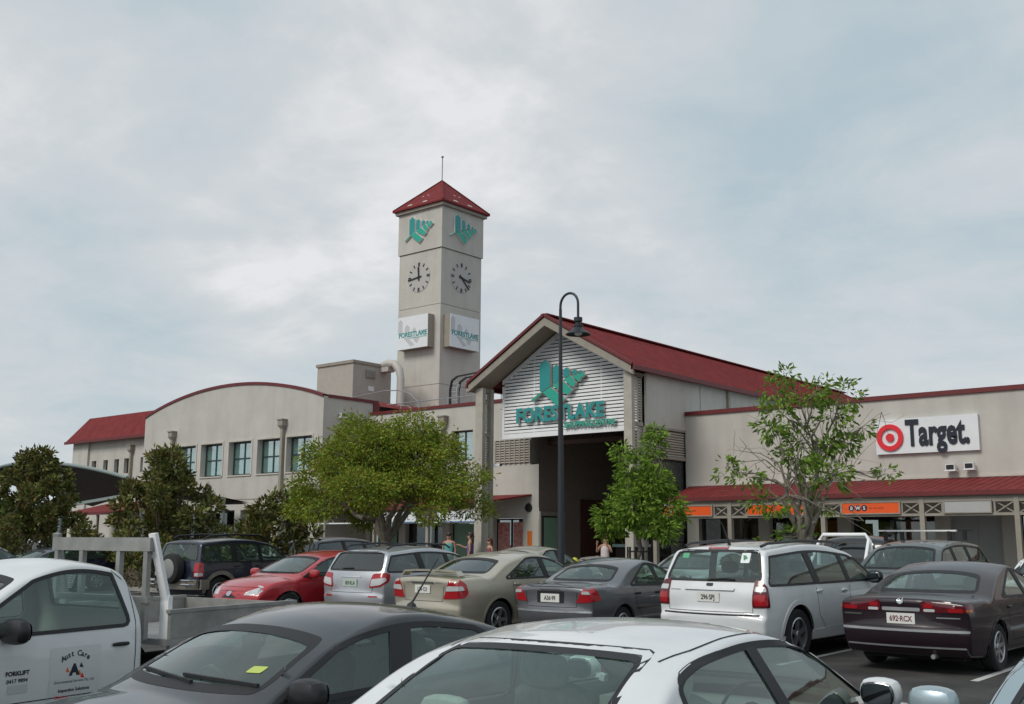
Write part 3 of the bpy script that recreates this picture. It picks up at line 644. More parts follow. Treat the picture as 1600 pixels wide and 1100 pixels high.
# ------------------------------------------------------------------ emblem of leaves and towers
LOGO_T = [[(345, 205), (400, 148), (455, 200), (455, 432), (362, 497), (346, 480)], [(487, 235), (525, 207), (558, 235), (558, 390), (487, 412)], [(597, 262), (632, 238), (660, 262), (660, 326), (597, 350)], [(690, 278), (712, 260), (735, 280), (735, 308), (690, 322)], [(750, 288), (770, 271), (789, 286), (789, 300), (750, 310)]]
LOGO_L = [[(345, 500), (372, 500), (272, 588), (248, 580)], [(378, 498), (458, 440), (612, 570), (540, 646)], [(480, 430), (578, 375), (690, 476), (640, 526)], [(600, 365), (668, 326), (726, 402), (692, 452)], [(690, 340), (740, 310), (776, 360), (756, 390)], [(748, 318), (796, 300), (818, 322), (782, 356)]]
def logo_poly(p, w, mirror=False):         # straightened, width scaled to w metres, origin at the middle
    k = w / 570.0
    return [((x - 534) * k, -((y + .085 * (x - 250)) - 420) * k * .80) for x, y in p]
def logo(t, u, v, z, w, axis, d, mats, side, drop=False):
    fn = (lambda a, b, dd: (u + a, v - dd, z + b)) if axis == 'u' else (lambda a, b, dd: (u + dd, v + a, z + b))
    for name, polys, m_ in (('tower_shape', LOGO_T, mats[0]), ('leaf_shape', LOGO_L, mats[1])):
        for k, p in enumerate(polys):
            s = MB(); pp = logo_poly(p, w); s.prism(pp if axis == 'u' else pp, fn, 0, d, 0, 1); s.build(name, [m_, side], t)
gl_ = thing('emblem_sign', 'large teal emblem and lettering on the white louvred gable', 'sign', (-23.3, LV, 5.6))
logo(gl_, -23.58, LV - .05, 7.30, 2.45, 'u', .14, (M['teal'], M['green']), M['letter_side'])
text_obj('letter', 'FORESTLAKE', .72, [M['teal'], M['letter_side']], gl_, Matrix.Translation(-ORG[gl_]) @ wall_xf(-25.55, LV, 5.98, .10), extrude=.045, bold=.030, align='LEFT', sx=.92, space=1.04, split=True)
text_obj('letter', 'SHOPPINGCENTRE', .28, [M['green'], M['letter_side']], gl_, Matrix.Translation(-ORG[gl_]) @ wall_xf(-21.12, LV, 5.66, .11), extrude=.04, bold=.008, align='RIGHT', sx=.93, split=True)

# ------------------------------------------------------------------ clock tower
TW = 3.30; T0u, T0v = -40.5 - TW, 42.0; T1u, T1v = -40.5, 42.0 + TW
tw = thing('clock_tower', 'tall beige clock tower with red pyramid roof', 'tower', ((T0u + T1u) / 2, (T0v + T1v) / 2, 6.0))
mb = MB()
for (z0, z1, d) in ((6.0, 10.10, 0), (10.13, 14.55, 0), (14.58, 17.72, 0)): mb.box(T0u - d, T1u + d, T0v - d, T1v + d, z0, z1)
mb.box(T0u + .05, T1u - .05, T0v + .05, T1v - .05, 6, 17.7); mb.build('shaft', M['render'], tw)
mb = MB(); mb.box(T0u - .07, T1u + .07, T0v - .07, T1v + .07, 17.75, 20.12); mb.build('belfry', M['render'], tw)
mb = MB(); mb.box(T0u - .22, T1u + .22, T0v - .22, T1v + .22, 20.121, 20.30); mb.build('cornice', M['trim'], tw)
mb = MB(); o = .34; tc_ = ((T0u + T1u) / 2, (T0v + T1v) / 2)
base = [(T0u - o, T0v - o), (T1u + o, T0v - o), (T1u + o, T1v + o), (T0u - o, T1v + o)]
vs = [(a, b, 20.30) for a, b in base] + [(a, b, 20.38) for a, b in base] + [(tc_[0], tc_[1], 22.35)]
mb.add(vs, [(3, 2, 1, 0), (0, 1, 5, 4), (1, 2, 6, 5), (2, 3, 7, 6), (3, 0, 4, 7), (4, 5, 8), (5, 6, 8), (6, 7, 8), (7, 4, 8)])
for i in range(4): mb.bar((*base[i], 20.40), (*tc_, 22.37), .12, .03)
mb.build('roof', M['red_roof'], tw)
for f_ in (.30, .62):                                      # pale patches low on the roof
    for (fa, rw) in ((0.07, .36), (.36, .13)):
        for ax in (0, 1):
            s = MB(); A = Vector((*base[0], 20.38)) if ax == 0 else Vector((*base[1], 20.38)); B = Vector((*base[1], 20.38)) if ax == 0 else Vector((*base[2], 20.38)); Cc = Vector((*tc_, 22.35))
            p = A.lerp(B, f_ if fa < .1 else (.40 if f_ < .5 else .56)); q = p.lerp(Cc, fa); dirv = (B - A).normalized(); up_ = (Cc - (A + B) / 2).normalized(); nn = dirv.cross(up_) * .02
            hw, hh = rw / 2, .06 if fa < .1 else .035
            c4 = [q - dirv * hw, q + dirv * hw, q + dirv * hw * .8 + up_ * hh * 2, q - dirv * hw * .8 + up_ * hh * 2]
            s.add([c_ + nn for c_ in c4] + [c_ - nn * .2 for c_ in c4], [(0, 1, 2, 3), (0, 4, 5, 1), (1, 5, 6, 2), (2, 6, 7, 3), (3, 7, 4, 0)]); s.build('pale_patch', M['letter_side'], tw)
mb = MB(); mb.tube([(*tc_, 22.3), (*tc_, 23.75)], .028, 8); sp_ = mb.build('spire_rod', M['grey_metal'], tw)
mb = MB(); mb.lathe([(0, -.08), (.06, -.05), (.08, 0), (.06, .05), (0, .08)], (*tc_, 23.8), 12); mb.build('ball', M['grey_metal'], sp_, True)
def clock(ax, c, z, r, hands):
    def pt(a, b, d): return (c + a, T0v - d, z + b) if ax == 'u' else (T1u + d, c + a, z + b)
    s = MB(); n = 40; s.prism([(r * math.cos(2 * math.pi * k / n), r * math.sin(2 * math.pi * k / n)) for k in range(n)], pt, 0, .02); ck = s.build('clock', mat('clock dial', (.45, .44, .42), .7), tw)
    def mark(ang, r0, r1, w, d=.045, nm='hour_mark'):
        s = MB(); ca, sa = math.sin(ang), math.cos(ang); s.prism([(ca * r0 - sa * w, sa * r0 + ca * w), (ca * r0 + sa * w, sa * r0 - ca * w), (ca * r1 + sa * w, sa * r1 - ca * w), (ca * r1 - sa * w, sa * r1 + ca * w)], pt, .021, d); s.build(nm, M['black'], ck)
    for h in range(12):
        a = h * math.pi / 6
        if h % 3 == 0:
            for q in (-.055, .055): mark(a + q / .8 * .8, r * .72, r * .98, .022)
        else: mark(a, r * .74, r * .96, .03)
    for (a, ln, w) in hands: mark(R(a), -.2, ln, w, .07, 'hand')
clock('u', -42.2, 16.28, .86, ((-4, .58, .045), (263, .84, .032)))
clock('v', 43.62, 16.28, .86, ((102, .72, .045), (133, .84, .032)))
lg = thing('tower_emblem', 'teal leaf emblem high on the left face of the tower', 'sign', (-42.15, 42, 18.3), group='emblems on the tower'); logo(lg, -42.15, T0v - .075, 19.02, 2.25, 'u', .10, (M['teal'], M['green']), M['white_paint'])
lg = thing('tower_emblem', 'teal leaf emblem high on the right face of the tower', 'sign', (-40.4, 43.6, 18.3), group='emblems on the tower'); logo(lg, T1u + .075, 43.62, 19.02, 2.25, 'v', .10, (M['teal'], M['green']), M['white_paint'])
for ax, lb in (('u', 'white box sign with grey print on the left face of the tower'), ('v', 'white box sign with grey print on the right face of the tower')):
    t = thing('box_sign', lb, 'sign', (-42.4, 41.7, 12.15) if ax == 'u' else (-40.2, 44, 12.15), group='box signs on the tower')
    s = MB(); c0, c1 = (-43.30, -40.96) if ax == 'u' else (42.27, 44.62)
    if ax == 'u': s.box(c0, c1, 41.52, 41.995, 12.15, 13.98)
    else: s.box(-40.495, -40.02, c0, c1, 12.15, 13.98)
    s.build('cabinet', M['trim'], t); s = MB()
    if ax == 'u': s.box(c0, c1, 41.50, 41.519, 12.15, 13.98)
    else: s.box(-40.019, -40.0, c0, c1, 12.15, 13.98)
    s.build('face', M['sign_white'], t)
    fn = (lambda a, b, d: (c0 + a, 41.50 - d, 12.15 + b)) if ax == 'u' else (lambda a, b, d: (-40.0 + d, c0 + a, 12.15 + b))
    for k, (x, w, h) in enumerate(((.04, .34, 1.72), (.56, .38, 1.36), (1.16, .28, 1.18), (1.62, .22, 1.02), (2.0, .18, .92))):
        s = MB(); s.prism([(x, .86), (x + w, .86), (x + w, h - .14), (x + w / 2, h), (x, h - .14)], fn, .0, .004); s.build('print', M['ghost'], t)
    for k, pl_ in enumerate(([(.45, .66), (.75, .66), (1.35, .2), (1.05, .12)], [(1.25, .6), (1.75, .6), (1.55, .25), (1.35, .35)])):
        s = MB(); s.prism(pl_, fn, .0, .004); s.build('print', M['ghost'], t)
    xf = wall_xf(c1 - .05, 41.5, 12.83, .008) if ax == 'u' else wall_xf_u(-40.0, c1 - .05, 12.83, .008)
    text_obj('letter', 'FORESTLAKE', .37, M['teal'], t, Matrix.Translation(-ORG[t]) @ xf, bold=.012, align='RIGHT', sx=1.02, split=True)
    xf = wall_xf(c1 - .05, 41.5, 12.70, .008) if ax == 'u' else wall_xf_u(-40.0, c1 - .05, 12.70, .008)
    text_obj('lettering', 'SHOPPINGCENTRE', .13, M['green'], t, Matrix.Translation(-ORG[t]) @ xf, align='RIGHT', sx=1.3)

# ------------------------------------------------------------------ roof top plant
pr_ = thing('plant_room', 'plain grey beige plant room box on the roof left of the tower', 'building', (-44.3, 38, 7.1))
mb = MB(); mb.box(-45.85, -42.95, 38, 40.75, 7.1, 10.98); mb.build('wall', mat('plant room sheet', (.40, .385, .34), .7, vary=.08), pr_)
mb = MB(); mb.box(-45.92, -42.88, 37.93, 40.82, 10.981, 11.14); mb.build('capping', M['trim'], pr_)
mb = MB(); mb.box(-42.949, -42.86, 38.9, 39.55, 10.3, 10.72); vn = mb.build('vent', M['trim'], pr_)
for k in range(4):
    mb = MB(); mb.box(-42.859, -42.84, 38.97, 39.48, 10.36 + k * .085, 10.4 + k * .085); mb.build('slat', M['grey_metal'], vn)
mb = MB(); mb.box(-42.949, -42.93, 39.1, 39.5, 9.6, 9.85); mb.build('label_plate', M['sign_white'], pr_)
dp = thing('roof_duct', 'bent pale exhaust duct beside the plant room', 'duct', (-41.5, 40, 7.1))
mb = MB(); mb.tube([(-43.0, 40.1, 11.1), (-42.5, 40.15, 11.18), (-42.1, 40.2, 11.1), (-41.75, 40.2, 10.75), (-41.6, 40.2, 10.2), (-41.6, 40.2, 7.1)], [.2, .22, .22, .22, .2, .2], 12); mb.build('pipe', mat('pale duct', (.45, .43, .40), .5), dp, True)
mb = MB(); mb.box(-42.95, -42.3, 39.9, 40.4, 10.7, 10.95); mb.build('duct_hood', bpy.data.materials['pale duct'], dp)
rl = thing('roof_railing', 'thin steel safety railing along the lower roof', 'railing', (-34, 35.5, 7.1))
RV = 35.4
for (u0, u1, z) in ((-38.0, -28.0, 8.05), (-38.0, -33.5, 7.6)):
    mb = MB(); mb.tube([(u0, RV, z), (u1, RV, z)], .022, 6); mb.build('rail', M['metal'], rl)
for u in (-38, -36.6, -35.2, -33.6, -32, -30.4, -28.8):
    mb = MB(); mb.tube([(u, RV, 7.1), (u, RV, 8.05)], .022, 6); mb.build('post', M['metal'], rl)
mb = MB(); mb.tube([(-41.0, 36.2, 8.75), (-38.6, 36.2, 8.9), (-37.6, 36.2, 8.85), (-36.8, 36.2, 8.6), (-36.3, 36.2, 8.2), (-36.1, 36.2, 7.1)], .025, 6); mb.build('handrail', M['metal'], rl)
mb = MB(); mb.tube([(-37.8, 36.2, 8.1), (-37.0, 36.2, 8.05), (-36.5, 36.2, 7.8), (-36.2, 36.2, 7.1)], .025, 6); mb.build('handrail', M['metal'], rl)
ld = thing('caged_ladder', 'dark caged roof ladder curving over beside the gable', 'ladder', (-33.6, 36, 7.1))
def hoop(du): return [(-34.0 + du, 36, 7.1), (-34.0 + du, 36, 8.55), (-33.9 + du, 36, 8.95), (-33.55 + du, 36, 9.12), (-32.0 + du, 36, 9.2), (-30.2 + du, 36, 9.35)]
for k, (dv, dz) in enumerate(((0, 0), (.55, 0))):
    mb = MB(); P_ = [(a, b + dv, c) for a, b, c in hoop(0)]
    for a, b in zip(P_, P_[1:]): mb.bar(a, b, .05, .12, 0, (0, 1, 0))
    mb.build('stringer', M['black'], ld)
mb = MB(); P_ = [(a + .45, b, c - (.22 if c > 8.9 else 0)) for a, b, c in hoop(0)[:3]]
for a, b in zip(P_, P_[1:]): mb.bar(a, b, .05, .12, 0, (0, 1, 0))
mb.build('stringer', M['metal'], ld)
for k in range(9):
    mb = MB(); z_ = 7.3 + k * .19; mb.bar((-34.0, 36.02, z_), (-33.55, 36.02, z_), .03, .03); mb.build('rung', M['metal'], ld)
ub = thing('roof_fan', 'small pale fan box on a stand in front of the tower', 'fan', (-32.8, 36.3, 7.1))
mb = MB(); mb.add([(-33.2, 36.2, 8.45), (-32.4, 36.2, 8.45), (-32.4, 36.8, 8.45), (-33.2, 36.8, 8.45), (-33.05, 36.3, 8.8), (-32.6, 36.3, 8.8), (-32.6, 36.7, 8.8), (-33.05, 36.7, 8.8)], [(3, 2, 1, 0), (4, 5, 6, 7), (0, 1, 5, 4), (1, 2, 6, 5), (2, 3, 7, 6), (3, 0, 4, 7)]); mb.build('hood', bpy.data.materials['pale duct'], ub)
mb = MB(); mb.tube([(-32.8, 36.5, 7.1), (-32.8, 36.5, 9.1)], .04, 8); mb.build('stand', M['metal'], ub)

# ------------------------------------------------------------------ street lamp
sl_ = thing('street_lamp', 'tall dark street lamp with swan neck and bell shade in the car park', 'lamp', (-15.12, 19.7, gz(19.7)))
mk = mat('lamp paint', (.022, .026, .032), .45, vary=.15)
mb = MB(); mb.lathe([(.14, 0), (.14, .5), (.10, .6), (.085, 1.2), (.075, 2.6)], (-15.12, 19.7, gz(19.7)), 14); mb.lathe([(.075, 2.6), (.055, 4.6), (.035, 7.0 - gz(19.7))], (-15.12, 19.7, gz(19.7)), 14); mb.build('pole', mk, sl_, True)
mb = MB(); P_ = [(-15.12, 19.7, 6.98)]
for k in range(13):
    a = math.pi - math.pi * k / 12; P_.append((-14.865 + .255 * math.cos(a), 19.7, 7.06 + .28 * math.sin(a)))
P_.append((-14.61, 19.7, 6.72)); mb.tube(P_, .03, 10); mb.build('arm', mk, sl_, True)
mb = MB(); mb.lathe([(0, 6.74), (.10, 6.73), (.10, 6.64), (.06, 6.62), (.06, 6.58), (.11, 6.56), (.11, 6.52)], (-14.61, 19.7, 0), 18); mb.build('collar', mk, sl_, True)
mb = MB(); mb.lathe([(.09, 6.52), (.13, 6.46), (.24, 6.38), (.29, 6.345), (.29, 6.33), (.24, 6.36), (.10, 6.45)], (-14.61, 19.7, 0), 24); mb.build('shade', mk, sl_, True)
mb = MB(); mb.lathe([(.10, 6.45), (.10, 6.36), (.06, 6.32), (0, 6.31)], (-14.61, 19.7, 0), 14); mb.build('lens', M['sign_white'], sl_, True)
# ------------------------------------------------------------------ cars
def paint(name, col, metal=0.0, rough=.35, coat=.9): return mat(name, col, rough, metal, vary=.10, vscale=1.5, coat=coat, bump=0)
P_ = dict(white=paint('white paint', (.66, .68, .69), rough=.4), dark=paint('charcoal paint', (.022, .024, .030), .2, .3, .8), navy=paint('navy paint', (.014, .020, .042), .3), red=paint('red paint', (.40, .012, .022), .1),
          silver=paint('silver paint', (.46, .48, .51), .55), beige=paint('champagne paint', (.45, .415, .335), .45), grey=paint('grey paint', (.14, .145, .16), .5), maroon=paint('dark maroon paint', (.016, .007, .012), .1, .3, .5),
          ice=paint('ice blue paint', (.34, .43, .47), .45), green=paint('grey green paint car', (.10, .12, .12), .45), bronze=paint('bronze cladding', (.24, .215, .18), .4, .5), blackp=paint('black car paint', (.010, .010, .012), .2))
M['rubber'] = mat('rubber trim', (.012, .012, .014), .55); M['tyre'] = mat('tyre', (.018, .018, .019), .85, bump=.3, bscale=60); M['rim'] = mat('alloy rim', (.50, .51, .53), .3, .85)
M['liner'] = mat('cabin lining', (.34, .35, .33), .9); M['seat'] = mat('seat fabric', (.13, .135, .135), .95, vary=.2, vscale=20); M['seat_pale'] = mat('pale seat fabric', (.42, .44, .42), .95, vary=.15, vscale=20)
M['seam'] = mat('panel gap', (.006, .006, .007), .8); M['chrome'] = mat('chrome', (.65, .66, .68), .12, 1.0); M['alloy'] = mat('brushed alloy', (.30, .30, .285), .55, .35, vary=.25, vscale=5)
M['lamp_red'] = mat('red lamp lens', (.36, .008, .014), .15, coat=.6); M['lamp_dark'] = mat('dark red lamp lens', (.10, .006, .012), .15, coat=.6); M['lamp_white'] = mat('clear lamp lens', (.52, .53, .54), .12, coat=.6); M['lamp_amber'] = mat('amber lens', (.55, .16, .02), .2, coat=.5)
M['plate'] = mat('number plate', (.70, .70, .66), .4); M['plate_green'] = mat('green tinted plate', (.45, .55, .46), .4); M['plate_ink'] = mat('plate ink', (.02, .02, .025), .5); M['plate_maroon'] = mat('maroon plate ink', (.14, .02, .04), .5)
M['sticker'] = mat('label sticker', (.45, .55, .12), .5); M['sticker_green'] = mat('green sticker', (.10, .38, .20), .5)
GL = glass_mat('car glass', (.70, .84, .79), .03, film=.06, filmcol=(.29, .43, .385)); GLD = glass_mat('tinted car glass', (.13, .15, .16), .07, film=.03)

def fillet(pts):
    """pts (y, z, radius, crown): rounded polyline as dense list (y, z, crown)"""
    o = []; n = len(pts)
    for i, p in enumerate(pts):
        if i in (0, n - 1) or p[2] <= 0: o.append((p[0], p[1], p[3])); continue
        a, b, c = Vector(pts[i - 1][:2]), Vector(p[:2]), Vector(pts[i + 1][:2])
        la, lc = (a - b).length, (c - b).length; r = min(p[2], la * .49, lc * .49)
        s, e_ = b + (a - b) * (r / la), b + (c - b) * (r / lc)
        for k in range(9):
            t = k / 8; q = s * (1 - t) ** 2 + b * 2 * t * (1 - t) + e_ * t * t
            o.append((q.x, q.y, p[3]))
    return o
def resample(path, ds):
    A = np.array(path); d = np.r_[0, np.cumsum(np.hypot(np.diff(A[:, 0]), np.diff(A[:, 1])))]; keep = np.r_[True, np.diff(d) > 1e-6]; A, d = A[keep], d[keep]
    s = np.linspace(0, d[-1], max(int(d[-1] / ds), 8)); c = np.interp(s, d, A[:, 2])
    k = max(int(.18 / ds), 1); ker = np.ones(2 * k + 1) / (2 * k + 1); c = np.convolve(np.pad(c, k, 'edge'), ker, 'valid')
    return np.stack([np.interp(s, d, A[:, 0]), np.interp(s, d, A[:, 1]), c], 1)
def in_poly(px, py, poly):
    P = np.asarray(poly); r = np.zeros(len(px), bool); j = len(P) - 1
    for i in range(len(P)):
        xi, yi, xj, yj = *P[i], *P[j]; c = ((yi > py) != (yj > py)); 
        with np.errstate(divide='ignore', invalid='ignore'): r ^= c & (px < (xj - xi) * (py - yi) / (yj - yi + 1e-12) + xi)
        j = i
    return r
def near_poly(p, poly):
    best = None
    for i in range(len(poly)):
        a, b = Vector(poly[i - 1]), Vector(poly[i]); d = b - a; t = max(0, min(1, (Vector(p) - a).dot(d) / max(d.length_squared, 1e-9))); q = a + d * t; l = (q - Vector(p)).length
        if best is None or l < best[0]: best = (l, q)
    return best
def clip(poly, n, c):                       # keep n.p <= c
    o = []
    for i in range(len(poly)):
        a, b = poly[i - 1], poly[i]; da = n[0] * a[0] + n[1] * a[1] - c; db = n[0] * b[0] + n[1] * b[1] - c
        if (da <= 0) != (db <= 0): t = da / (da - db); o.append((a[0] + (b[0] - a[0]) * t, a[1] + (b[1] - a[1]) * t))
        if db <= 0: o.append(b)
    return o
def area2(p): return sum(p[i - 1][0] * p[i][1] - p[i][0] * p[i - 1][1] for i in range(len(p)))
def rpoly(p, r=.04):
    """round the corners of a polygon, counter clockwise"""
    q = [p[0]]
    for a in p[1:]:
        if math.hypot(a[0] - q[-1][0], a[1] - q[-1][1]) > .004: q.append(a)
    p = q
    if area2(p) < 0: p = p[::-1]
    o = []
    for i in range(len(p)):
        a, b, c = Vector(p[i - 1]), Vector(p[i]), Vector(p[(i + 1) % len(p)]); la, lc = (a - b).length, (c - b).length; rr = min(r, la * .45, lc * .45)
        s, e_ = b + (a - b) * (rr / la), b + (c - b) * (rr / lc)
        for k in range(4):
            t = k / 3; q = s * (1 - t) ** 2 + b * 2 * t * (1 - t) + e_ * t * t; o.append((q.x, q.y))
    return o
def dens(p, cell):
    o = []
    for i in range(len(p)):
        a, b = p[i - 1], p[i]; n = max(1, int(math.hypot(b[0] - a[0], b[1] - a[1]) / cell))
        o += [(a[0] + (b[0] - a[0]) * k / n, a[1] + (b[1] - a[1]) * k / n) for k in range(n)]
    return o
def offset(p, d):
    n = len(p); o = []
    for i in range(n):
        a, b, c = Vector(p[i - 1]), Vector(p[i]), Vector(p[(i + 1) % n])
        n1 = (b - a); n2 = (c - b)
        n1 = Vector((n1.y, -n1.x)).normalized() if n1.length > 1e-7 else Vector((0, 0)); n2 = Vector((n2.y, -n2.x)).normalized() if n2.length > 1e-7 else n1
        m_ = (n1 + n2); m_ = m_.normalized() if m_.length > 1e-6 else n1; o.append((b.x + m_.x * d, b.y + m_.y * d))
    return o

class Body:
    """closed car shell from a side silhouette; crowns, plan taper and tumblehome shape the section"""
    def __init__(s, sp, ds=.05, nr=16):
        s.sp = sp; L2 = sp['L'] / 2; s.W0 = sp['W'] / 2; s.zb0, s.zbs = sp['belt']; s.F, s.Rr = L2, -L2
        path = resample(fillet(sp['prof']), ds); s.path = path
        a, b = path[-1], path[0]; nb = int((b[0] - a[0]) / .15)
        under = [(a[0] + (b[0] - a[0]) * k / nb, a[1] + (b[1] - a[1]) * k / nb, 0) for k in range(1, nb)]
        C = np.vstack([path, np.array(under)]); zc = sp.get('core', .36); yf, yr = L2 - .55, -L2 + .5
        K = np.stack([np.clip(C[:, 0], yr, yf), np.full(len(C), zc)], 1); D = K - C[:, :2]; Ld = np.maximum(np.hypot(D[:, 0], D[:, 1]), 1e-6); Dn = D / Ld[:, None]
        c = np.minimum(C[:, 2], Ld * .4); rc = np.minimum(sp.get('rc', .055), Ld * .3)
        E = C[:, :2] + Dn * (c + rc)[:, None]; yE = s.w(E[:, 0], E[:, 1]); nq = sp.get('nq', 9); cols = []
        for q in np.linspace(0, 1, nq):
            lat = q * (yE - rc); ins = c * q ** 2.2; cols.append(np.stack([lat, *(C[:, :2] + Dn * ins[:, None]).T], 1))
        for th in (R(30), R(60)):
            lat = yE - rc + rc * math.sin(th); ins = c + rc * (1 - math.cos(th)); cols.append(np.stack([lat, *(C[:, :2] + Dn * ins[:, None]).T], 1))
        for t in np.linspace(0, 1, nr):
            p = E + (K - E) * t; cols.append(np.stack([s.w(p[:, 0], p[:, 1]), p[:, 0], p[:, 1]], 1))
        G = np.stack(cols, 1); Lh = G[:, :0:-1].copy(); Lh[:, :, 0] *= -1; G = np.concatenate([Lh, G], 1); n, m = G.shape[:2]
        s.v = G.reshape(-1, 3); i, j = np.meshgrid(np.arange(n), np.arange(m - 1), indexing='ij'); i2 = (i + 1) % n
        s.f = np.stack([i * m + j, i2 * m + j, i2 * m + j + 1, i * m + j + 1], -1).reshape(-1, 4)
        s.bvh = BVHTree.FromPolygons([tuple(q) for q in s.v], [tuple(int(z) for z in q) for q in s.f])
        p = s.v[s.f]; s.cen = p.mean(1); nn = np.cross(p[:, 2] - p[:, 0], p[:, 3] - p[:, 1]); s.nrm = nn / np.maximum(np.linalg.norm(nn, axis=1), 1e-9)[:, None]
        if (s.nrm[:, 2] * (s.cen[:, 2] - .6)).sum() < 0: s.f = s.f[:, ::-1]; s.nrm = -s.nrm
        s.alive = np.ones(len(s.f), bool); s.v0 = s.v.copy()
    def w(s, y, z):
        y = np.asarray(y, float); z = np.asarray(z, float); sp = s.sp; zb = s.zb0 + s.zbs * y
        t = np.interp(z, [.12, .28, .45, .62, .74], [.88, .945, .985, 1.0, 1.0]); sh = sp.get('shoulder', .955)
        up = np.clip((z - .74) / np.maximum(zb - .74, .05), 0, 1); t = t - (1 - sh) * up ** 1.6
        w = s.W0 * t; g = np.maximum(z - zb, 0); w = w - g * sp.get('tumble', .36) - g * g * sp.get('curv', .10)
        ef = np.maximum(0, 1 - (s.F - y) / sp.get('lf', 1.0)); er = np.maximum(0, 1 - (y - s.Rr) / sp.get('lr', .9))
        return np.maximum(w * (1 - sp.get('tf', .22) * ef ** 2.2 - sp.get('tr', .14) * er ** 2.2), .02)
    def hit(s, axis, a, b, side=1):
        if axis == 'side': o, d = Vector((side * 3, a, b)), Vector((-side, 0, 0))
        elif axis == 'rear': o, d = Vector((a, -6, b)), Vector((0, 1, 0))
        elif axis == 'front': o, d = Vector((a, 6, b)), Vector((0, -1, 0))
        elif axis in ('rwrap', 'fwrap'):                      # unrolled round the corner: a runs outward along the end, then along the side
            k = -1 if axis == 'rwrap' else 1; px, py = s.W0 - .22, k * (s.F - .30); dl = .42; q = (a - px) / dl
            if q <= 0: o, d = Vector((side * a, k * 6, b)), Vector((0, -k, 0))
            elif q < 1: d = Vector((-side * math.sin(q * math.pi / 2), -k * math.cos(q * math.pi / 2), 0)); o = Vector((side * px, py, b)) - d * 4
            else: o, d = Vector((side * 4, py - k * (a - px - dl), b)), Vector((-side, 0, 0))
        else: o, d = Vector((a, b, 4)), Vector((0, 0, -1))
        h = s.bvh.ray_cast(o, d)
        if h[0] is None:
            h = s.bvh.find_nearest(o + d * (6 + s.Rr if axis in ('rear', 'front') else 3.0)); return h[0], d
        return h[0], d
    def idx(s, axis): return {'side': (1, 2), 'rear': (0, 2), 'front': (0, 2), 'top': (0, 1)}[axis]
    def cut(s, axis, poly, side=1, lim=None, any_n=False):
        ia, ib = s.idx(axis); m_ = in_poly(s.cen[:, ia], s.cen[:, ib], poly)
        if axis == 'side': m_ &= (s.cen[:, 0] * side > (lim or .25)); m_ &= True if any_n else (s.nrm[:, 0] * side > .15)
        elif axis == 'rear': m_ &= (s.nrm[:, 1] < -.06) & (s.cen[:, 1] < 0)
        elif axis == 'front': m_ &= (s.nrm[:, 1] > .06) & (s.cen[:, 1] > 0 if lim is None else s.cen[:, 1] > lim)
        dead = m_ & s.alive; s.alive &= ~m_; keep = np.unique(s.f[s.alive]); bd = np.intersect1d(np.unique(s.f[dead]), keep)
        for i in bd:
            p = s.v[i]; l, q = near_poly((p[ia], p[ib]), poly)
            if l < .05:
                h, d = s.hit(axis, q.x, q.y, side)
                if (h - Vector(s.v0[i])).length < .12: s.v[i] = h
    def patch(s, axis, poly, off=.004, side=1, cell=.07, thick=0.0, smooth=True):
        """surface patch over the shell inside a polygon: returns MB"""
        pl = dens(poly, cell) if cell else list(poly)
        if area2(pl) < 0: pl = pl[::-1]
        A = np.array(pl); g = []
        if cell:
            x0, y0 = A.min(0); x1, y1 = A.max(0); gx, gy = np.meshgrid(np.arange(x0 + cell / 2, x1, cell), np.arange(y0 + cell / 2, y1, cell)); gx, gy = gx.ravel(), gy.ravel(); k = in_poly(gx, gy, pl)
            ins = offset(pl, -cell * .3); k &= in_poly(gx, gy, ins); g = list(zip(gx[k], gy[k]))
        n = len(pl); pts = [Vector(q) for q in pl] + [Vector(q) for q in g]
        r = delaunay_2d_cdt(pts, [], [list(range(n))], 1, 1e-6); vo, fo = r[0], r[2]
        mb = MB(); P3 = []; DD = []
        for q in vo:
            h, d = s.hit(axis, q.x, q.y, side); P3.append(h - d * off)
            DD.append(d)
        def fix(f):
            a, b, c = (P3[i] for i in f[:3]); return f if (b - a).cross(c - a).dot(-DD[f[0]]) > 0 else f[::-1]
        fs = [fix(list(f)) for f in fo]; mb.add(P3, fs)
        if thick:
            nb = len(P3); mb.add([p + dd_ * thick for p, dd_ in zip(P3, DD)], [])
            cnt = {}
            for f in fs:
                for i in range(len(f)): cnt[(f[i - 1], f[i])] = 1
            for (a, b) in list(cnt):
                if (b, a) not in cnt: mb.f.append((b, a, a + nb, b + nb)); mb.m.append(0)
        return mb
    def ring(s, axis, poly, w, off=.004, side=1, cell=.08, mb=None, inward=.006):
        pl = dens(poly, cell); 
        if area2(pl) < 0: pl = pl[::-1]
        o = offset(pl, w); i_ = offset(pl, -inward); mb = mb or MB(); n = len(pl); P3 = []
        for q, oo in [(q, off) for q in i_] + [(q, off) for q in o] + [(q, -.012) for q in o]:
            h, d = s.hit(axis, q[0], q[1], side); P3.append(h - d * oo)
        flip = (axis == 'side' and side < 0) or axis in ('front',)
        fs = [(i, n + i, n + (i + 1) % n, (i + 1) % n) for i in range(n)] + [(n + i, 2 * n + i, 2 * n + (i + 1) % n, n + (i + 1) % n) for i in range(n)]
        return mb.add(P3, [f[::-1] for f in fs] if flip else fs)
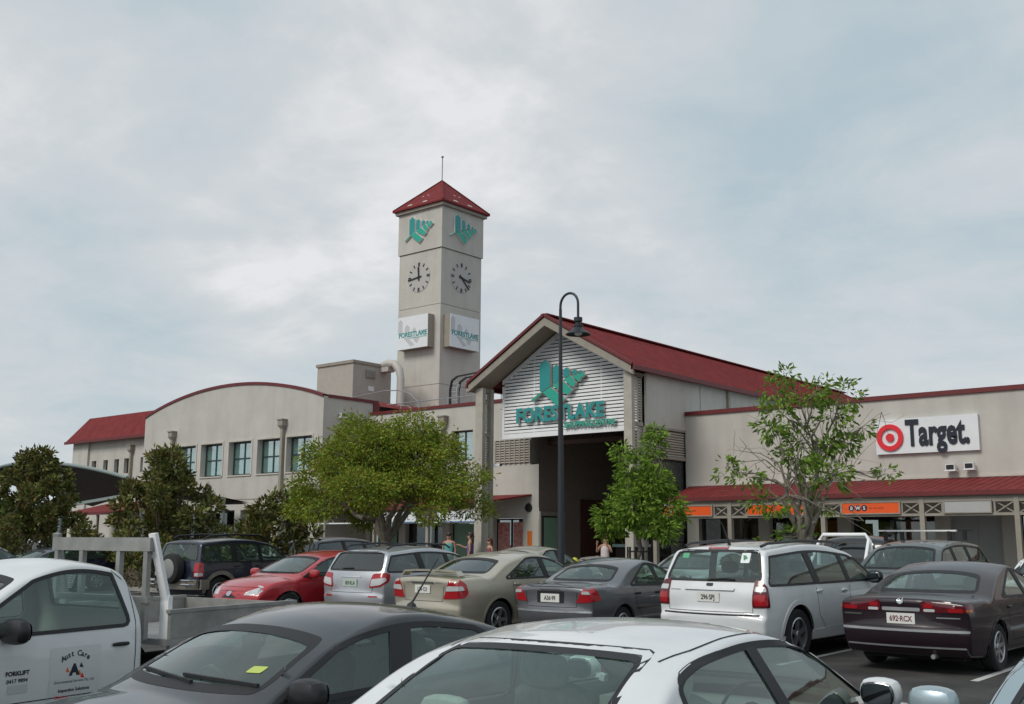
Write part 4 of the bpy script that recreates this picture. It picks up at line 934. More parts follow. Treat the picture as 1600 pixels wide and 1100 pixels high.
    def strip(s, axis, line, w=.006, off=.0025, side=1, cell=.08, mb=None):
        pl = []
        for a, b in zip(line, line[1:]):
            n = max(1, int(math.hypot(b[0] - a[0], b[1] - a[1]) / cell)); pl += [(a[0] + (b[0] - a[0]) * k / n, a[1] + (b[1] - a[1]) * k / n) for k in range(n)]
        pl.append(line[-1]); mb = mb or MB(); P3 = []
        for i, q in enumerate(pl):
            d_ = Vector(pl[min(i + 1, len(pl) - 1)]) - Vector(pl[max(i - 1, 0)]); d_ = d_.normalized() if d_.length > 0 else Vector((1, 0)); n_ = Vector((-d_.y, d_.x)) * (w / 2)
            for sg in (1, -1):
                h, d = s.hit(axis, q[0] + n_.x * sg, q[1] + n_.y * sg, side); P3.append(h - d * off)
        return mb.add(P3, [(2 * i, 2 * i + 1, 2 * i + 3, 2 * i + 2) for i in range(len(pl) - 1)])
    def build(s, parent, paintm):
        f = s.f[s.alive]; used, inv = np.unique(f, return_inverse=True); v = s.v[used]; f = inv.reshape(f.shape)
        nv = np.zeros_like(v); p = v[f]; fn = np.cross(p[:, 2] - p[:, 0], p[:, 3] - p[:, 1])
        for k in range(4): np.add.at(nv, f[:, k], fn)
        nv /= np.maximum(np.linalg.norm(nv, axis=1), 1e-9)[:, None]
        n = len(v); V_ = np.vstack([v, v - nv * .028]); F_ = np.vstack([f, f[:, ::-1] + n])
        me = mesh_np('body', V_, F_.tolist(), [paintm, M['liner']], np.r_[np.zeros(len(f)), np.ones(len(f))], True)
        return link('body', me, parent)

_wheel = {}
def wheel_mesh(r, w, style):
    key = (round(r, 3), style)
    if key not in _wheel:
        t = MB(); rr = r * .66; t.lathe([(rr, -w / 2 + .012), (r - .03, -w / 2), (r - .006, -w / 2 + .025), (r, -w / 4), (r, w / 4), (r - .006, w / 2 - .025), (r - .03, w / 2), (rr, w / 2 - .012)], (0, 0, 0), 32, 'x')
        tm = t.build('tyre', M['tyre'], None, True); me1 = tm.data; bpy.data.objects.remove(tm)
        d = MB(); d.lathe([(rr, w / 2 - .012), (rr - .012, w / 2 - .004), (rr - .03, w / 2 - .012), (rr - .035, w / 2 - .09)], (0, 0, 0), 28, 'x')
        d.lathe([(0, w / 2 - .018), (.045, w / 2 - .02), (.06, w / 2 - .045)], (0, 0, 0), 14, 'x'); n = {'five': 5, 'seven': 7, 'cap': 9}[style]
        for k in range(n):
            a = 2 * math.pi * k / n; ca, sa = math.cos(a), math.sin(a); wd = .052 if n == 5 else .042 if n == 7 else .036
            q = lambda rad, off, x: (x, ca * rad - sa * off, sa * rad + ca * off)
            d.add([q(.03, -wd * .7, w / 2 - .03), q(.03, wd * .7, w / 2 - .03), q(rr - .02, wd * .5, w / 2 - .016), q(rr - .02, -wd * .5, w / 2 - .016), q(.03, -wd * .7, w / 2 - .07), q(.03, wd * .7, w / 2 - .07), q(rr - .02, wd * .5, w / 2 - .05), q(rr - .02, -wd * .5, w / 2 - .05)], [(0, 3, 2, 1), (4, 5, 6, 7), (0, 4, 7, 3), (1, 2, 6, 5)])
        dm = d.build('rim', M['rim'], None); me2 = dm.data; bpy.data.objects.remove(dm)
        e_ = MB(); e_.lathe([(0, w / 2 - .10), (rr - .02, w / 2 - .10)], (0, 0, 0), 20, 'x'); em = e_.build('brake_disc', M['seam'], None); me3 = em.data; bpy.data.objects.remove(em)
        _wheel[key] = (me1, me2, me3)
    return _wheel[key]
def rblock(mb, c, s_, p=.35, n=5, tilt=0.0, m=0):
    """soft block: rounded box of size s_ centred at c, tilted about x"""
    ct, st = math.cos(tilt), math.sin(tilt)
    for ax in range(3):
        for sg in (-1, 1):
            vs = []
            for i in range(n):
                for j in range(n):
                    a, b = -1 + 2 * i / (n - 1), -1 + 2 * j / (n - 1); q = [0, 0, 0]; q[ax] = sg; q[(ax + 1) % 3] = a; q[(ax + 2) % 3] = b
                    l = (abs(q[0]) ** 6 + abs(q[1]) ** 6 + abs(q[2]) ** 6) ** (1 / 6); l2 = math.sqrt(q[0] ** 2 + q[1] ** 2 + q[2] ** 2); k = (1 - p) / l + p * 1.25 / l2
                    x, y, z = (q[0] * k * s_[0] / 2, q[1] * k * s_[1] / 2, q[2] * k * s_[2] / 2); vs.append((c[0] + x, c[1] + y * ct - z * st, c[2] + y * st + z * ct))
            fs = [(i * n + j, (i + 1) * n + j, (i + 1) * n + j + 1, i * n + j + 1) for i in range(n - 1) for j in range(n - 1)]
            mb.add(vs, fs if sg > 0 else [f[::-1] for f in fs], m)
    return mb
def rect(a0, a1, b0, b1): return [(a0, b0), (a1, b0), (a1, b1), (a0, b1)]
def mir(p): return [(-a, b) for a, b in p][::-1]

def car(name, label, cat, u, v, deg, sp, paintm, group=None, z=None, detail=1):
    """builds one vehicle from its spec: shell, glazing, lamps, wheels, cabin"""
    root = thing(name, label, cat, (u, v, gz(v) if z is None else z), R(deg), group, local=True)
    root.rotation_euler = (math.atan(.018) * math.cos(R(deg)) if v < 29 else 0, 0, R(deg)); root.rotation_mode = 'XYZ'
    B = Body(sp, sp.get('ds', .05 if detail else .085), 16 if detail else 10); W0 = sp['W'] / 2; cell = .07 if detail else .12
    glass = sp.get('glass', GL); (cy, cz_), (hy, hz), (ry, rz), (dy, dz) = sp['cowl'], sp['head'], sp['rhead'], sp['deck']
    zb = lambda y: sp['belt'][0] + sp['belt'][1] * y
    # side glazing
    topl = [(q[0], q[1] - sp.get('drop', .125)) for q in B.path if ry - .02 <= q[0] <= hy + .02 and q[1] > rz - .1]
    poly = [(cy + .6, zb(cy)), (cy + .6, 3), ] if False else None
    tl = sorted(topl, key=lambda q: -q[0]); dlo = [(cy + .5, .4)] + [(cy + .5, tl[0][1])] + tl + [(dy - .5, tl[-1][1]), (dy - .5, .4)]
    z0, z1 = zb(cy) + .02, zb(dy) + .02; dlo = clip(dlo, ((z1 - z0) / (dy - cy) , -1), ((z1 - z0) / (dy - cy)) * cy - z0)
    n = Vector((hz - cz_, cy - hy)).normalized(); dlo = clip(dlo, (n.x, n.y), n.x * cy + n.y * cz_ - sp.get('apil', .10))
    n = Vector((-(rz - dz), ry - dy)).normalized(); n = -n if n.x * (hy) + n.y * .9 > n.x * dy + n.y * dz else n
    dlo = clip(dlo, (n.x, n.y), n.x * dy + n.y * dz - sp.get('cpil', .28))
    if sp.get('rear_cut'): dlo = clip(dlo, (-1, 0), -sp['rear_cut'])
    pill = sp['pillars']; xs = []; wl = []
    rest = dlo
    for (pb, pt_, pw) in pill:                              # front to rear, (y at belt, y at roof, width)
        zt = hz - .12; zbm = zb(pb); dirv = Vector((pt_ - pb, zt - zbm)).normalized(); nn = Vector((dirv.y, -dirv.x))     # points to front
        cc = nn.x * pb + nn.y * zbm
        wl.append(clip(rest, (-nn.x, -nn.y), -(cc + pw / 2))); xs.append(clip(clip(rest, (-nn.x, -nn.y), -(cc - pw / 2 - .02)), (nn.x, nn.y), cc + pw / 2 + .02)); rest = clip(rest, (nn.x, nn.y), cc - pw / 2)
    wl.append(rest); wl = [rpoly(w_, sp.get('wr', .045)) for w_ in wl if len(w_) > 2 and abs(area2(w_)) > .02]
    frame_m = sp.get('frame_m', M['rubber'])
    for sd in (1, -1):
        for w_ in wl: B.cut('side', w_, sd, lim=.3)
    # arches
    rw = sp['r']; ra = rw + sp.get('arch', .055); ax = (sp['fa'], sp['ra']); circ = [[(y + ra * math.cos(2 * math.pi * k / 28), rw + ra * math.sin(2 * math.pi * k / 28)) for k in range(28)] for y in ax]
    for c_ in circ:
        for sd in (1, -1): B.cut('side', c_, sd, lim=W0 - .30, any_n=True)
    # windscreens
    def screen_poly(y0, zlow, y1, zhigh, m0=.12, m1=.085, ins=.05):
        a = float(B.w(y0, zlow + .06)) - m0; b = float(B.w(y1, zhigh - .05)) - m1; d_ = zhigh - zlow; zt = zhigh - sp.get('wtop', .045) - d_ * .02; zl = zlow + d_ * .09; return rpoly([(-a, zl), (a, zl)] + [(b * q, zt - sp.get('wcrown', .055) * abs(q) ** 2.4) for q in (1, .8, .6, .3, 0, -.3, -.6, -.8, -1)], .05)
    ws = sp.get('ws') or screen_poly(cy, cz_, hy, hz); B.cut('front', ws, lim=hy - .15)
    rs = sp.get('rs') or screen_poly(dy, dz, ry, rz, *sp.get('rsm', (.16, .15))); 
    if rs != 'none': B.cut('rear', rs)
    body = B.build(root, paintm)
    for sd in (1, -1):
        mb = MB()
        B.ring('side', rpoly(dlo, sp.get('wr', .045)), sp.get('ringw', .022), .0045, sd, cell, mb, .012)
        for w_ in wl: B.ring('side', w_, .018, .004, sd, cell, mb)
        mb.build('window_trim', frame_m, root)
        for p in xs:
            if len(p) > 2: B.patch('side', p, .0055, sd, .12).build('pillar_cover', frame_m, root, True)
        for i, w_ in enumerate(wl): B.patch('side', w_, -.003, sd, cell * 1.4).build('window', sp.get('glass_rear', glass) if i > 0 else glass, root, True)
    B.ring('front', ws, sp.get('sring', .016), .004, 1, cell, None, .02).build('windscreen_trim', M['rubber'], root); B.patch('front', ws, -.003, 1, cell * 1.4).build('windscreen', glass, root, True)
    if rs != 'none':
        B.ring('rear', rs, sp.get('sring', .016), .004, 1, cell, None, .02).build('rear_screen_trim', M['rubber'], root); B.patch('rear', rs, -.003, 1, cell * 1.4).build('rear_screen', sp.get('glass_rear', glass), root, True)
    # arch lips and wells
    for c_, y in zip(circ, ax):
        for sd in (1, -1):
            up = [q for q in c_]; ring_mb = B.ring('side', up, sp.get('lip', .028), .007, sd, .06)
            kp = [k for k, f in enumerate(ring_mb.f) if all(ring_mb.v[i][2] > .18 for i in f)]; ring_mb.f = [ring_mb.f[k] for k in kp]; ring_mb.m = [0] * len(kp)
            ring_mb.build('wheel_arch', sp.get('arch_m', paintm), root, True)
        n_ = 14
        for sd in (1, -1):
            wl_ = MB(); pa = [(y + (ra + .012) * math.cos(math.pi * k / n_), rw + (ra + .012) * math.sin(math.pi * k / n_)) for k in range(n_ + 1)]; xo, xi = sd * (W0 - .03), sd * (W0 - .30)
            for (a, b) in zip(pa, pa[1:]): wl_.quad((xo, *a), (xi, *a), (xi, *b), (xo, *b))
            wl_.add([(xi, q[0], q[1]) for q in pa] + [(xi, y - ra, .15), (xi, y + ra, .15)], [tuple(range(n_ + 1)) + (n_ + 1, n_ + 2)])
            wl_.build('wheel_well', M['seam'], root)
        for sd in (1, -1):
            w1, w2, w3 = wheel_mesh(rw, .20, sp.get('rim', 'five')); x = sd * (W0 - .115)
            t_ = link('wheel', w1, root, loc=(x, y, rw)); t_.rotation_euler = (rnd.uniform(0, 6), 0, 0 if sd > 0 else math.pi); link('rim', w2, t_); link('brake_disc', w3, t_)
    # panel gaps
    for sd in (1, -1):
        for ln in sp.get('gaps', []): B.strip('side', ln, .008, .003, sd, .1).build('panel_gap', M['seam'], root)
    for ln in sp.get('rgaps', []): B.strip('rear', ln, .008, .003, 1, .1).build('panel_gap', M['seam'], root)
    for ln in sp.get('tgaps', []):
        for q in (ln, [(-a, b) for a, b in ln]): B.strip('top', q, .010, .003, 1, .1).build('roof_seam', M['seam'], root)
    # handles
    for (y, z_) in sp.get('handles', []):
        for sd in (1, -1):
            h, _ = B.hit('side', y, z_, sd); mb = MB(); rblock(mb, (h.x + sd * .012, y, z_), (.035, .17, .035), .3, 4); mb.build('door_handle', sp.get('handle_m', paintm), root, True)
    # mirrors
    my, mz = sp['mirror']
    for sd in sp.get('mirror_sides', (1, -1)):
        h, _ = B.hit('side', my, sp.get('mirror_hit', mz - .05), sd); mb = MB(); c_ = (h.x + sd * .13, my + .0, mz); mw, mh = sp.get('mirror_s', (.22, .15))
        rblock(mb, c_, (mw, .13, mh), .55, 6); mb.bar((h.x - sd * .03, my + .01, mz - .06), (c_[0] - sd * .04, my, mz - .03), .06, .04); mo = mb.build('mirror', sp.get('mirror_m', paintm), root, True)
        mb = MB(); rblock(mb, (c_[0], my - .066, mz), (mw * .84, .012, mh * .8), .4, 5); mb.build('mirror_glass', mat('mirror glass', (.16, .17, .18), .05, 1.0) if 'mirror glass' not in bpy.data.materials else bpy.data.materials['mirror glass'], mo, True)
    # cabin
    fl = MB(); fl.box(-W0 + .14, W0 - .14, dy + .1, cy - .1, .30, .34); fl.box(-W0 + .12, W0 - .12, cy - .45, cy + .05, .5, min(cz_, zb(cy)) - .05); fl.build('cabin_floor', M['liner'], root)
    sm = sp.get('seat_m', M['seat']); s0 = hy - .45 if 'seat_y' not in sp else sp['seat_y']; rows = [s0] + ([s0 - .80] if sp.get('rows', 2) > 1 else [])
    roof_in = hz - .16
    for ri, y in enumerate(rows):
        for x in (-.36, .36):
            mb = MB(); zr = min(B.hit('top', x + .14 * (1 if x > 0 else -1), y - .46 - k_)[0].z for k_ in (0, .1)) - .05; hb = min(.62, roof_in - .62, zr - .62)
            rblock(mb, (x, y, .50), (.50, .50, .16), .2); rblock(mb, (x, y - .30, .50 + hb / 2), (.48, .15, hb), .2, 5, R(14)); rblock(mb, (x, y - .42, min(.50 + hb + .16, roof_in - .06, zr - .05)), (.27, .10, .17), .45); mb.build('seat', sm, root, True)
    mb = MB(); mb.lathe([(.178, 0), (.19, .012), (.202, 0), (.19, -.012), (.178, 0)], (0, 0, 0), 24); mb.box(-.18, .18, -.025, .025, -.01, .01); mb.lathe([(0, .02), (.07, .015), (.07, -.02)], (0, 0, 0), 12)
    sw = mb.build('steering_wheel', M['rubber'], root, True); sw.location = (.36, min(s0 + .55, cy - .45), .86); sw.rotation_euler = (R(62), 0, 0)
    if sp.get('rows', 2) > 1 and sp.get('shelf', False):
        mb = MB(); mb.box(-W0 + .2, W0 - .2, dy + .05, dy + .5, dz - .09, dz - .07); mb.build('parcel_shelf', M['liner'], root)
    # rear-view mirror
    mb = MB(); rblock(mb, (0, hy + .12, hz - .13), (.22, .03, .065), .4, 5); mb.build('inside_mirror', M['rubber'], root, True)
    # plates
    def plate(axis, z_, txt, m_=M['plate'], ink=M['plate_ink'], w_=.372, h_=.135):
        y = B.hit(axis, 0, z_)[0].y; sg = -1 if axis == 'rear' else 1
        mb = MB(); mb.box(-w_ / 2, w_ / 2, y + sg * .004, y + sg * .016, z_ - h_ / 2, z_ + h_ / 2); pl_ = mb.build('number_plate', m_, root)
        X4 = Matrix(((1 if sg < 0 else -1, 0, 0, 0), (0, 0, sg, y + sg * .018), (0, 1, 0, z_ - .035), (0, 0, 0, 1)))
        text_obj('lettering', txt, .098, ink, pl_, X4, bold=.0025, sx=.80)
    if sp.get('plate_r'): plate('rear', *sp['plate_r'])
    if sp.get('plate_f'): plate('front', *sp['plate_f'])
    # lamps: (name, axis, polygon, material, thick) mirrored to both sides
    for (nm, axis, pl_, m_, off) in sp.get('lamps', []):
        if axis in ('side', 'rwrap', 'fwrap'):
            for sd in (1, -1): B.patch(axis, rpoly(pl_, .03), off, sd, .06, .02).build(nm, m_, root, True)
        else:
            for q in (pl_, mir(pl_)): B.patch(axis, rpoly(q, .03), off, 1, .06, .02).build(nm, m_, root, True)
    for (nm, axis, pl_, m_, off) in sp.get('trims', []):
        if axis == 'side':
            for sd in (1, -1): B.patch('side', rpoly(pl_, .015), off, sd, .09, .02).build(nm, m_, root, True)
        else: B.patch(axis, rpoly(pl_, .015), off, 1, .09, .02).build(nm, m_, root, True)
    # wipers
    for (axis, ln) in sp.get('wipers', []):
        mb = MB(); P3 = [B.hit(axis, *q)[0] - B.hit(axis, *q)[1] * .022 for q in ln]
        for a, b in zip(P3, P3[1:]): mb.bar(a, b, .02, .018)
        mb.build('wiper', M['rubber'], root)
    # underside
    mb = MB(); mb.box(-W0 + .25, W0 - .25, B.Rr + .35, B.F - .35, .17, .24); mb.build('underbody', M['seam'], root)
    mb = MB(); x = .38 * (1 if sp.get('exh', 1) else -1); mb.tube([(x, B.Rr + .5, .24), (x, B.Rr + .06, .24)], .03, 10); mb.build('exhaust_pipe', M['metal'], root, True)
    return root, B

def prof_sedan(L, H, cowl, head, rhead, deck, nose_z=.72, tail_z=.98, sill=.22, hood=None):
    F, Q = L / 2, -L / 2; hood = hood or (cowl[1] - .10)
    return [(F - .12, sill - .02, 0, .0), (F - .02, sill + .08, .06, .10), (F, .48, .2, .15), (F - .04, nose_z - .08, .12, .16), (F - .18, nose_z + .02, .12, .10), (F - .55, hood, .5, .05), (cowl[0] + .02, cowl[1] - .012, .12, .05), (cowl[0], cowl[1], .05, .10),
            (head[0], head[1], .22, .085), ((head[0] + rhead[0]) / 2 + .1, H, .8, .045), (rhead[0], rhead[1], .3, .07), (deck[0], deck[1], .12, .08), (deck[0] - .06, deck[1] + .0, .08, .03), (Q + .12, tail_z, .3, .035), (Q + .035, tail_z - .015, .05, .06), (Q + .05, tail_z - .14, .12, .09), (Q + .035, .64, .1, .11), (Q, .58, .06, .13), (Q + .005, .42, .1, .13), (Q + .12, sill, .1, .06), (Q + .35, sill - .01, 0, 0)]
def prof_hatch(L, H, cowl, head, rhead, deck, nose_z=.74, sill=.22, hood=None, bump=.60):
    F, Q = L / 2, -L / 2; hood = hood or (cowl[1] - .10)
    return [(F - .12, sill - .02, 0, .0), (F - .02, sill + .08, .06, .10), (F, .48, .2, .15), (F - .04, nose_z - .06, .12, .16), (F - .18, nose_z + .04, .12, .10), (F - .5, hood, .4, .05), (cowl[0] + .02, cowl[1] - .012, .12, .05), (cowl[0], cowl[1], .05, .10),
            (head[0], head[1], .22, .08), ((head[0] + rhead[0]) / 2 + .1, H, .8, .04), (rhead[0] + .12, rhead[1] + .015, .3, .05), (rhead[0], rhead[1], .08, .06), (deck[0], deck[1], .15, .07), (deck[0] - .05, deck[1] - .10, .2, .08), (deck[0] - .07, bump + .04, .06, .10), (Q + .01, bump, .06, .12), (Q, .44, .12, .13), (Q + .12, sill, .1, .06), (Q + .35, sill - .01, 0, 0)]
G2 = 'cars parked in the second row'; G3 = 'cars parked behind the second row'; G1 = 'cars parked nearest in the foreground'
def side_gaps(fd, bp, rd, zt, sill=.36, rlow=None):
    return [[(fd, sill), (fd + .02, zt)], [(bp, sill), (bp, zt)], [(rd, zt), (rd + .03, .62), (rd + .2, .45), (rlow or rd + .24, sill)], [(fd, sill), (rlow or rd + .24, sill)]]
LR, LD, LW, LA = M['lamp_red'], M['lamp_dark'], M['lamp_white'], M['lamp_amber']

# -- second row, seen from behind
sp = dict(L=4.86, W=1.90, H=1.70, belt=(1.04, -.008), cowl=(1.28, 1.10), head=(.52, 1.575), rhead=(-2.02, 1.60), deck=(-2.28, 1.08), r=.36, fa=1.42, ra=-1.42, rim='five', arch=.07, lip=.06, drop=.15, cpil=.13, apil=.11,
          pillars=[(.22, .12, .08), (-.80, -.90, .13)], prof=prof_hatch(4.86, 1.69, (1.28, 1.10), (.52, 1.575), (-2.02, 1.60), (-2.28, 1.08), nose_z=.86, sill=.26, bump=.68), mirror=(.86, 1.10), mirror_s=(.24, .18), tumble=.26, tf=.2, tr=.10, shoulder=.975,
          gaps=side_gaps(1.28, .20, -.86, 1.0, .4), rgaps=[[(-.72, 1.06), (-.70, .70), (.70, .70), (.72, 1.06)]], handles=[(.02, .93), (-.78, .95)], plate_r=(.90, '296\u00b7SPJ'), rs=rpoly([(-.80, 1.13), (.80, 1.13), (.68, 1.55), (-.68, 1.55)], .08), mirror_m=M['black'],
          lamps=[('tail_light', 'rwrap', [(.70, .77), (1.08, .77), (1.06, 1.04), (.96, 1.13), (.71, 1.15)], LD, .012), ('lamp_lens', 'rwrap', [(.73, .99), (1.0, .99), (.98, 1.06), (.73, 1.06)], LW, .018), ('lamp_lens', 'rwrap', [(.73, .80), (1.02, .80), (1.0, .95), (.73, .95)], LR, .018)],
          trims=[('brake_light', 'rear', rect(-.17, .17, 1.575, 1.605), LR, .015), ('garnish', 'rear', rect(-.42, .42, 1.0, 1.035), P_['white'], .03), ('emblem', 'rear', rpoly(rect(-.055, .055, 1.055, 1.095), .02), M['ink'], .012), ('sticker', 'rear', rect(.42, .56, 1.38, 1.52), M['sign_white'], .003), ('sticker', 'rear', rect(-.60, -.48, 1.44, 1.51), M['sticker_green'], .003), ('bumper_step', 'rear', rect(-.80, .80, .655, .675), M['seam'], .006), ('sill_cover', 'side', [(-1.0, .27), (1.0, .27), (1.0, .40), (-1.0, .40)], P_['white'], .012), ('lettering', 'rear', rect(-.68, -.50, .985, 1.0), M['metal'], .006)],
          wipers=[('rear', [(-.05, 1.14), (.22, 1.16), (.40, 1.15)])], ds=.04)
t, B = car('family_suv', 'white family wagon with black roof rails and tail glass stickers, number plate 296 SPJ', 'car', -8.05, 16.49, -3.0, sp, P_['white'], G2)
for sd in (1, -1):
    mb = MB(); pts = [(sd * .66, .3, 1.63), (sd * .67, .15, 1.655), (sd * .67, -.8, 1.68), (sd * .66, -1.75, 1.65), (sd * .65, -1.92, 1.61)]; mb.tube(pts, .022, 8); mb.build('roof_rail', M['black'], t, True)
mb = MB(); h = B.hit('top', 0, -1.72)[0]; mb.tube([h, h + Vector((0, -.03, .09)), h + Vector((0, -.2, .34))], [.03, .012, .006], 6); mb.build('antenna', M['black'], t)
text_obj('lettering', 'P', .10, M['sticker_green'], t, Matrix(((1, 0, 0, .49), (0, 0, -1, B.hit('rear', .49, 1.42)[0].y - .006), (0, 1, 0, 1.415), (0, 0, 0, 1))), bold=.006)

sp = dict(L=4.88, W=1.82, H=1.40, belt=(.905, -.02), cowl=(1.02, .93), head=(.28, 1.315), rhead=(-.82, 1.31), deck=(-1.62, .985), r=.31, fa=1.37, ra=-1.36, rim='seven', drop=.105, cpil=.26, apil=.09, pillars=[(.0, -.06, .09), (-.92, -.78, .05)], glass=GL,
          prof=prof_sedan(4.88, 1.40, (1.02, .93), (.28, 1.315), (-.82, 1.31), (-1.62, .985), nose_z=.70, tail_z=.97), mirror=(.72, .98), tumble=.42, tf=.18, tr=.10, gaps=side_gaps(1.02, .0, -.98, .88), rgaps=[[(-.66, .975), (-.66, .80)], [(.66, .975), (.66, .80)], [(-.84, .60), (.84, .60)]], handles=[(-.15, .80), (-.88, .81)],
          plate_r=(.705, '692\u00b7RCX', M['plate'], M['plate_maroon']), shelf=True, lamps=[('tail_light', 'rwrap', [(.27, .79), (1.06, .80), (1.04, .90), (.85, .93), (.27, .935)], LD, .008), ('lamp_lens', 'rwrap', rect(.60, .80, .80, .85), LR, .014), ('lamp_lens', 'rwrap', rect(.84, .98, .81, .84), LA, .014), ('lamp_lens', 'rwrap', rect(.30, .44, .80, .835), LW, .014), ('lamp_lens', 'rwrap', rect(.30, .42, .85, .90), LR, .013)],
          trims=[('garnish', 'rear', rect(-.25, .25, .80, .845), M['grey_metal'], .008), ('emblem', 'rear', [(.045 * math.cos(a), .925 + .045 * math.sin(a)) for a in [k * math.pi / 8 for k in range(16)]], M['chrome'], .014), ('bumper_strip', 'rear', rect(-.84, .84, .545, .575), M['grey_metal'], .012), ('rub_strip', 'side', rect(-.95, 1.35, .50, .54), M['grey_metal'], .010), ('lettering', 'rear', rect(-.80, -.55, .73, .75), M['chrome'], .006), ('lettering', 'rear', rect(.45, .74, .72, .735), M['metal'], .006), ('bumper_strip', 'rear', rect(-.78, .78, .34, .36), M['grey_metal'], .01)], ds=.04)
t, B = car('sedan', 'dark maroon sedan with one front car park wheel turned to us, number plate 692 RCX', 'car', -5.45, 16.85, -1.0, sp, P_['maroon'], G2)
t['label'] = 'dark maroon sedan with chrome badge on its boot, number plate 692 RCX'

sp = dict(L=4.43, W=1.69, H=1.39, belt=(.90, -.02), cowl=(.98, .93), head=(.25, 1.31), rhead=(-.78, 1.30), deck=(-1.42, .985), r=.30, fa=1.27, ra=-1.24, rim='cap', drop=.105, cpil=.24, pillars=[(-.02, -.08, .08), (-.78, -.68, .04)],
          prof=prof_sedan(4.43, 1.38, (.98, .93), (.25, 1.31), (-.78, 1.30), (-1.42, .985), nose_z=.70, tail_z=.97), mirror=(.70, .97), tumble=.40, gaps=side_gaps(.98, .0, -.88, .87), rgaps=[[(-.52, .97), (-.50, .62), (.50, .62), (.52, .97)]], handles=[(-.15, .79), (-.80, .80)], handle_m=M['black'], plate_r=(.76, 'A36\u00b799'), shelf=True,
          lamps=[('tail_light', 'rwrap', [(.50, .69), (1.08, .73), (1.06, .80), (.92, .92), (.62, .955)], LR, .012), ('lamp_lens', 'rwrap', [(.60, .83), (.78, .83), (.74, .88), (.62, .88)], LW, .02)],
          trims=[('plate_recess', 'rear', rect(-.27, .27, .68, .87), M['black'], .004), ('bumper_strip', 'rear', rect(-.76, .76, .535, .565), M['metal'], .012), ('boot_spoiler', 'rear', rect(-.60, .60, .945, .965), P_['dark'], .02), ('lettering', 'rear', rect(-.2, .2, .885, .905), M['chrome'], .008), ('rub_strip', 'side', rect(-.85, 1.2, .54, .57), P_['dark'], .008)])
car('sedan', 'small dark grey sedan with big red tail lamps between gold sedan and white wagon', 'car', -11.36, 16.6, 2.0, sp, P_['grey'], G2)

sp = dict(L=4.81, W=1.795, H=1.49, belt=(.985, -.012), cowl=(1.15, 1.0), head=(.36, 1.405), rhead=(-.92, 1.40), deck=(-1.58, 1.09), r=.32, fa=1.38, ra=-1.34, rim='five', drop=.115, cpil=.25, pillars=[(.0, -.06, .09)], glass_rear=GLD,
          prof=prof_sedan(4.81, 1.485, (1.15, 1.0), (.36, 1.405), (-.92, 1.40), (-1.58, 1.09), nose_z=.74, tail_z=1.07), mirror=(.84, 1.03), tumble=.36, gaps=side_gaps(1.12, .0, -.98, .96), rgaps=[[(-.52, 1.05), (-.46, .66), (.46, .66), (.52, 1.05)]], handles=[(-.15, .90), (-.88, .91)], plate_r=(.86, '134\u00b7121'), shelf=True,
          lamps=[('tail_light', 'rwrap', [(.48, .70), (.98, .72), (1.10, .80), (1.05, .95), (.84, 1.03), (.62, 1.03)], LR, .012), ('lamp_lens', 'rwrap', [(.54, .83), (.98, .85), (.92, .92), (.58, .92)], LW, .02)],
          trims=[('garnish', 'rear', rect(-.28, .28, .955, .985), M['chrome'], .014), ('lettering', 'rear', rect(-.44, -.30, .965, .98), M['metal'], .006), ('lettering', 'rear', rect(.31, .45, .965, .98), M['metal'], .006), ('rub_strip', 'side', rect(-.9, 1.3, .50, .54), P_['beige'], .012)])
t, B = car('sedan', 'pale gold sedan with boot spoiler and pale alloy wheels in the second row', 'car', -13.56, 16.18, -1.3, sp, P_['beige'], G2)
mb = MB(); prof_ = [(-.70, 1.08), (-.62, 1.155), (-.3, 1.175), (.3, 1.175), (.62, 1.155), (.70, 1.08)]
for a, b in zip(prof_, prof_[1:]): mb.bar((a[0], -2.22 + abs(a[0]) * .15, a[1]), (b[0], -2.22 + abs(b[0]) * .15, b[1]), .16, .03)
mb.build('boot_spoiler', P_['beige'], t)

sp = dict(L=4.14, W=1.755, H=1.58, belt=(1.02, -.02), cowl=(1.08, 1.03), head=(.35, 1.485), rhead=(-1.70, 1.48), deck=(-1.95, 1.08), r=.33, fa=1.25, ra=-1.25, rim='five', drop=.13, cpil=.12, pillars=[(.02, -.05, .08), (-.80, -.88, .12)], glass_rear=GLD, arch=.06, lip=.05,
          prof=prof_hatch(4.14, 1.565, (1.08, 1.03), (.35, 1.485), (-1.70, 1.48), (-1.95, 1.08), nose_z=.80, sill=.25, bump=.66), mirror=(.78, 1.06), tumble=.28, tr=.08, gaps=side_gaps(1.1, .0, -.86, .98), rgaps=[[(-.62, 1.05), (-.56, .68), (.56, .68), (.62, 1.05)]], handles=[(-.12, .94), (-.76, .95)], plate_r=(.86, '183\u00b7KLA', M['plate_green']),
          rs=rpoly([(-.72, 1.10), (.72, 1.10), (.60, 1.44), (-.60, 1.44)], .07), lamps=[('tail_light', 'rwrap', [(.50, .77), (.80, .80), (1.05, .90), (1.10, 1.03), (.95, 1.06), (.56, 1.04)], LR, .012), ('lamp_lens', 'rwrap', [(.53, .80), (.78, .83), (.96, .92), (.92, .97), (.56, .94)], LW, .02)],
          trims=[('garnish', 'rear', rect(-.28, .28, .965, .99), M['chrome'], .014), ('brake_light', 'rear', rect(-.12, .12, 1.475, 1.50), LD, .012), ('reflector', 'rear', rect(-.70, -.50, .60, .625), LR, .012), ('reflector', 'rear', rect(.50, .70, .60, .625), LR, .012)], wipers=[('rear', [(-.30, 1.13), (.0, 1.14)])])
t, B = car('hatchback', 'silver tall hatchback with roof rails between the red car and the gold sedan', 'car', -16.45, 16.6, 2.5, sp, P_['silver'], G2)
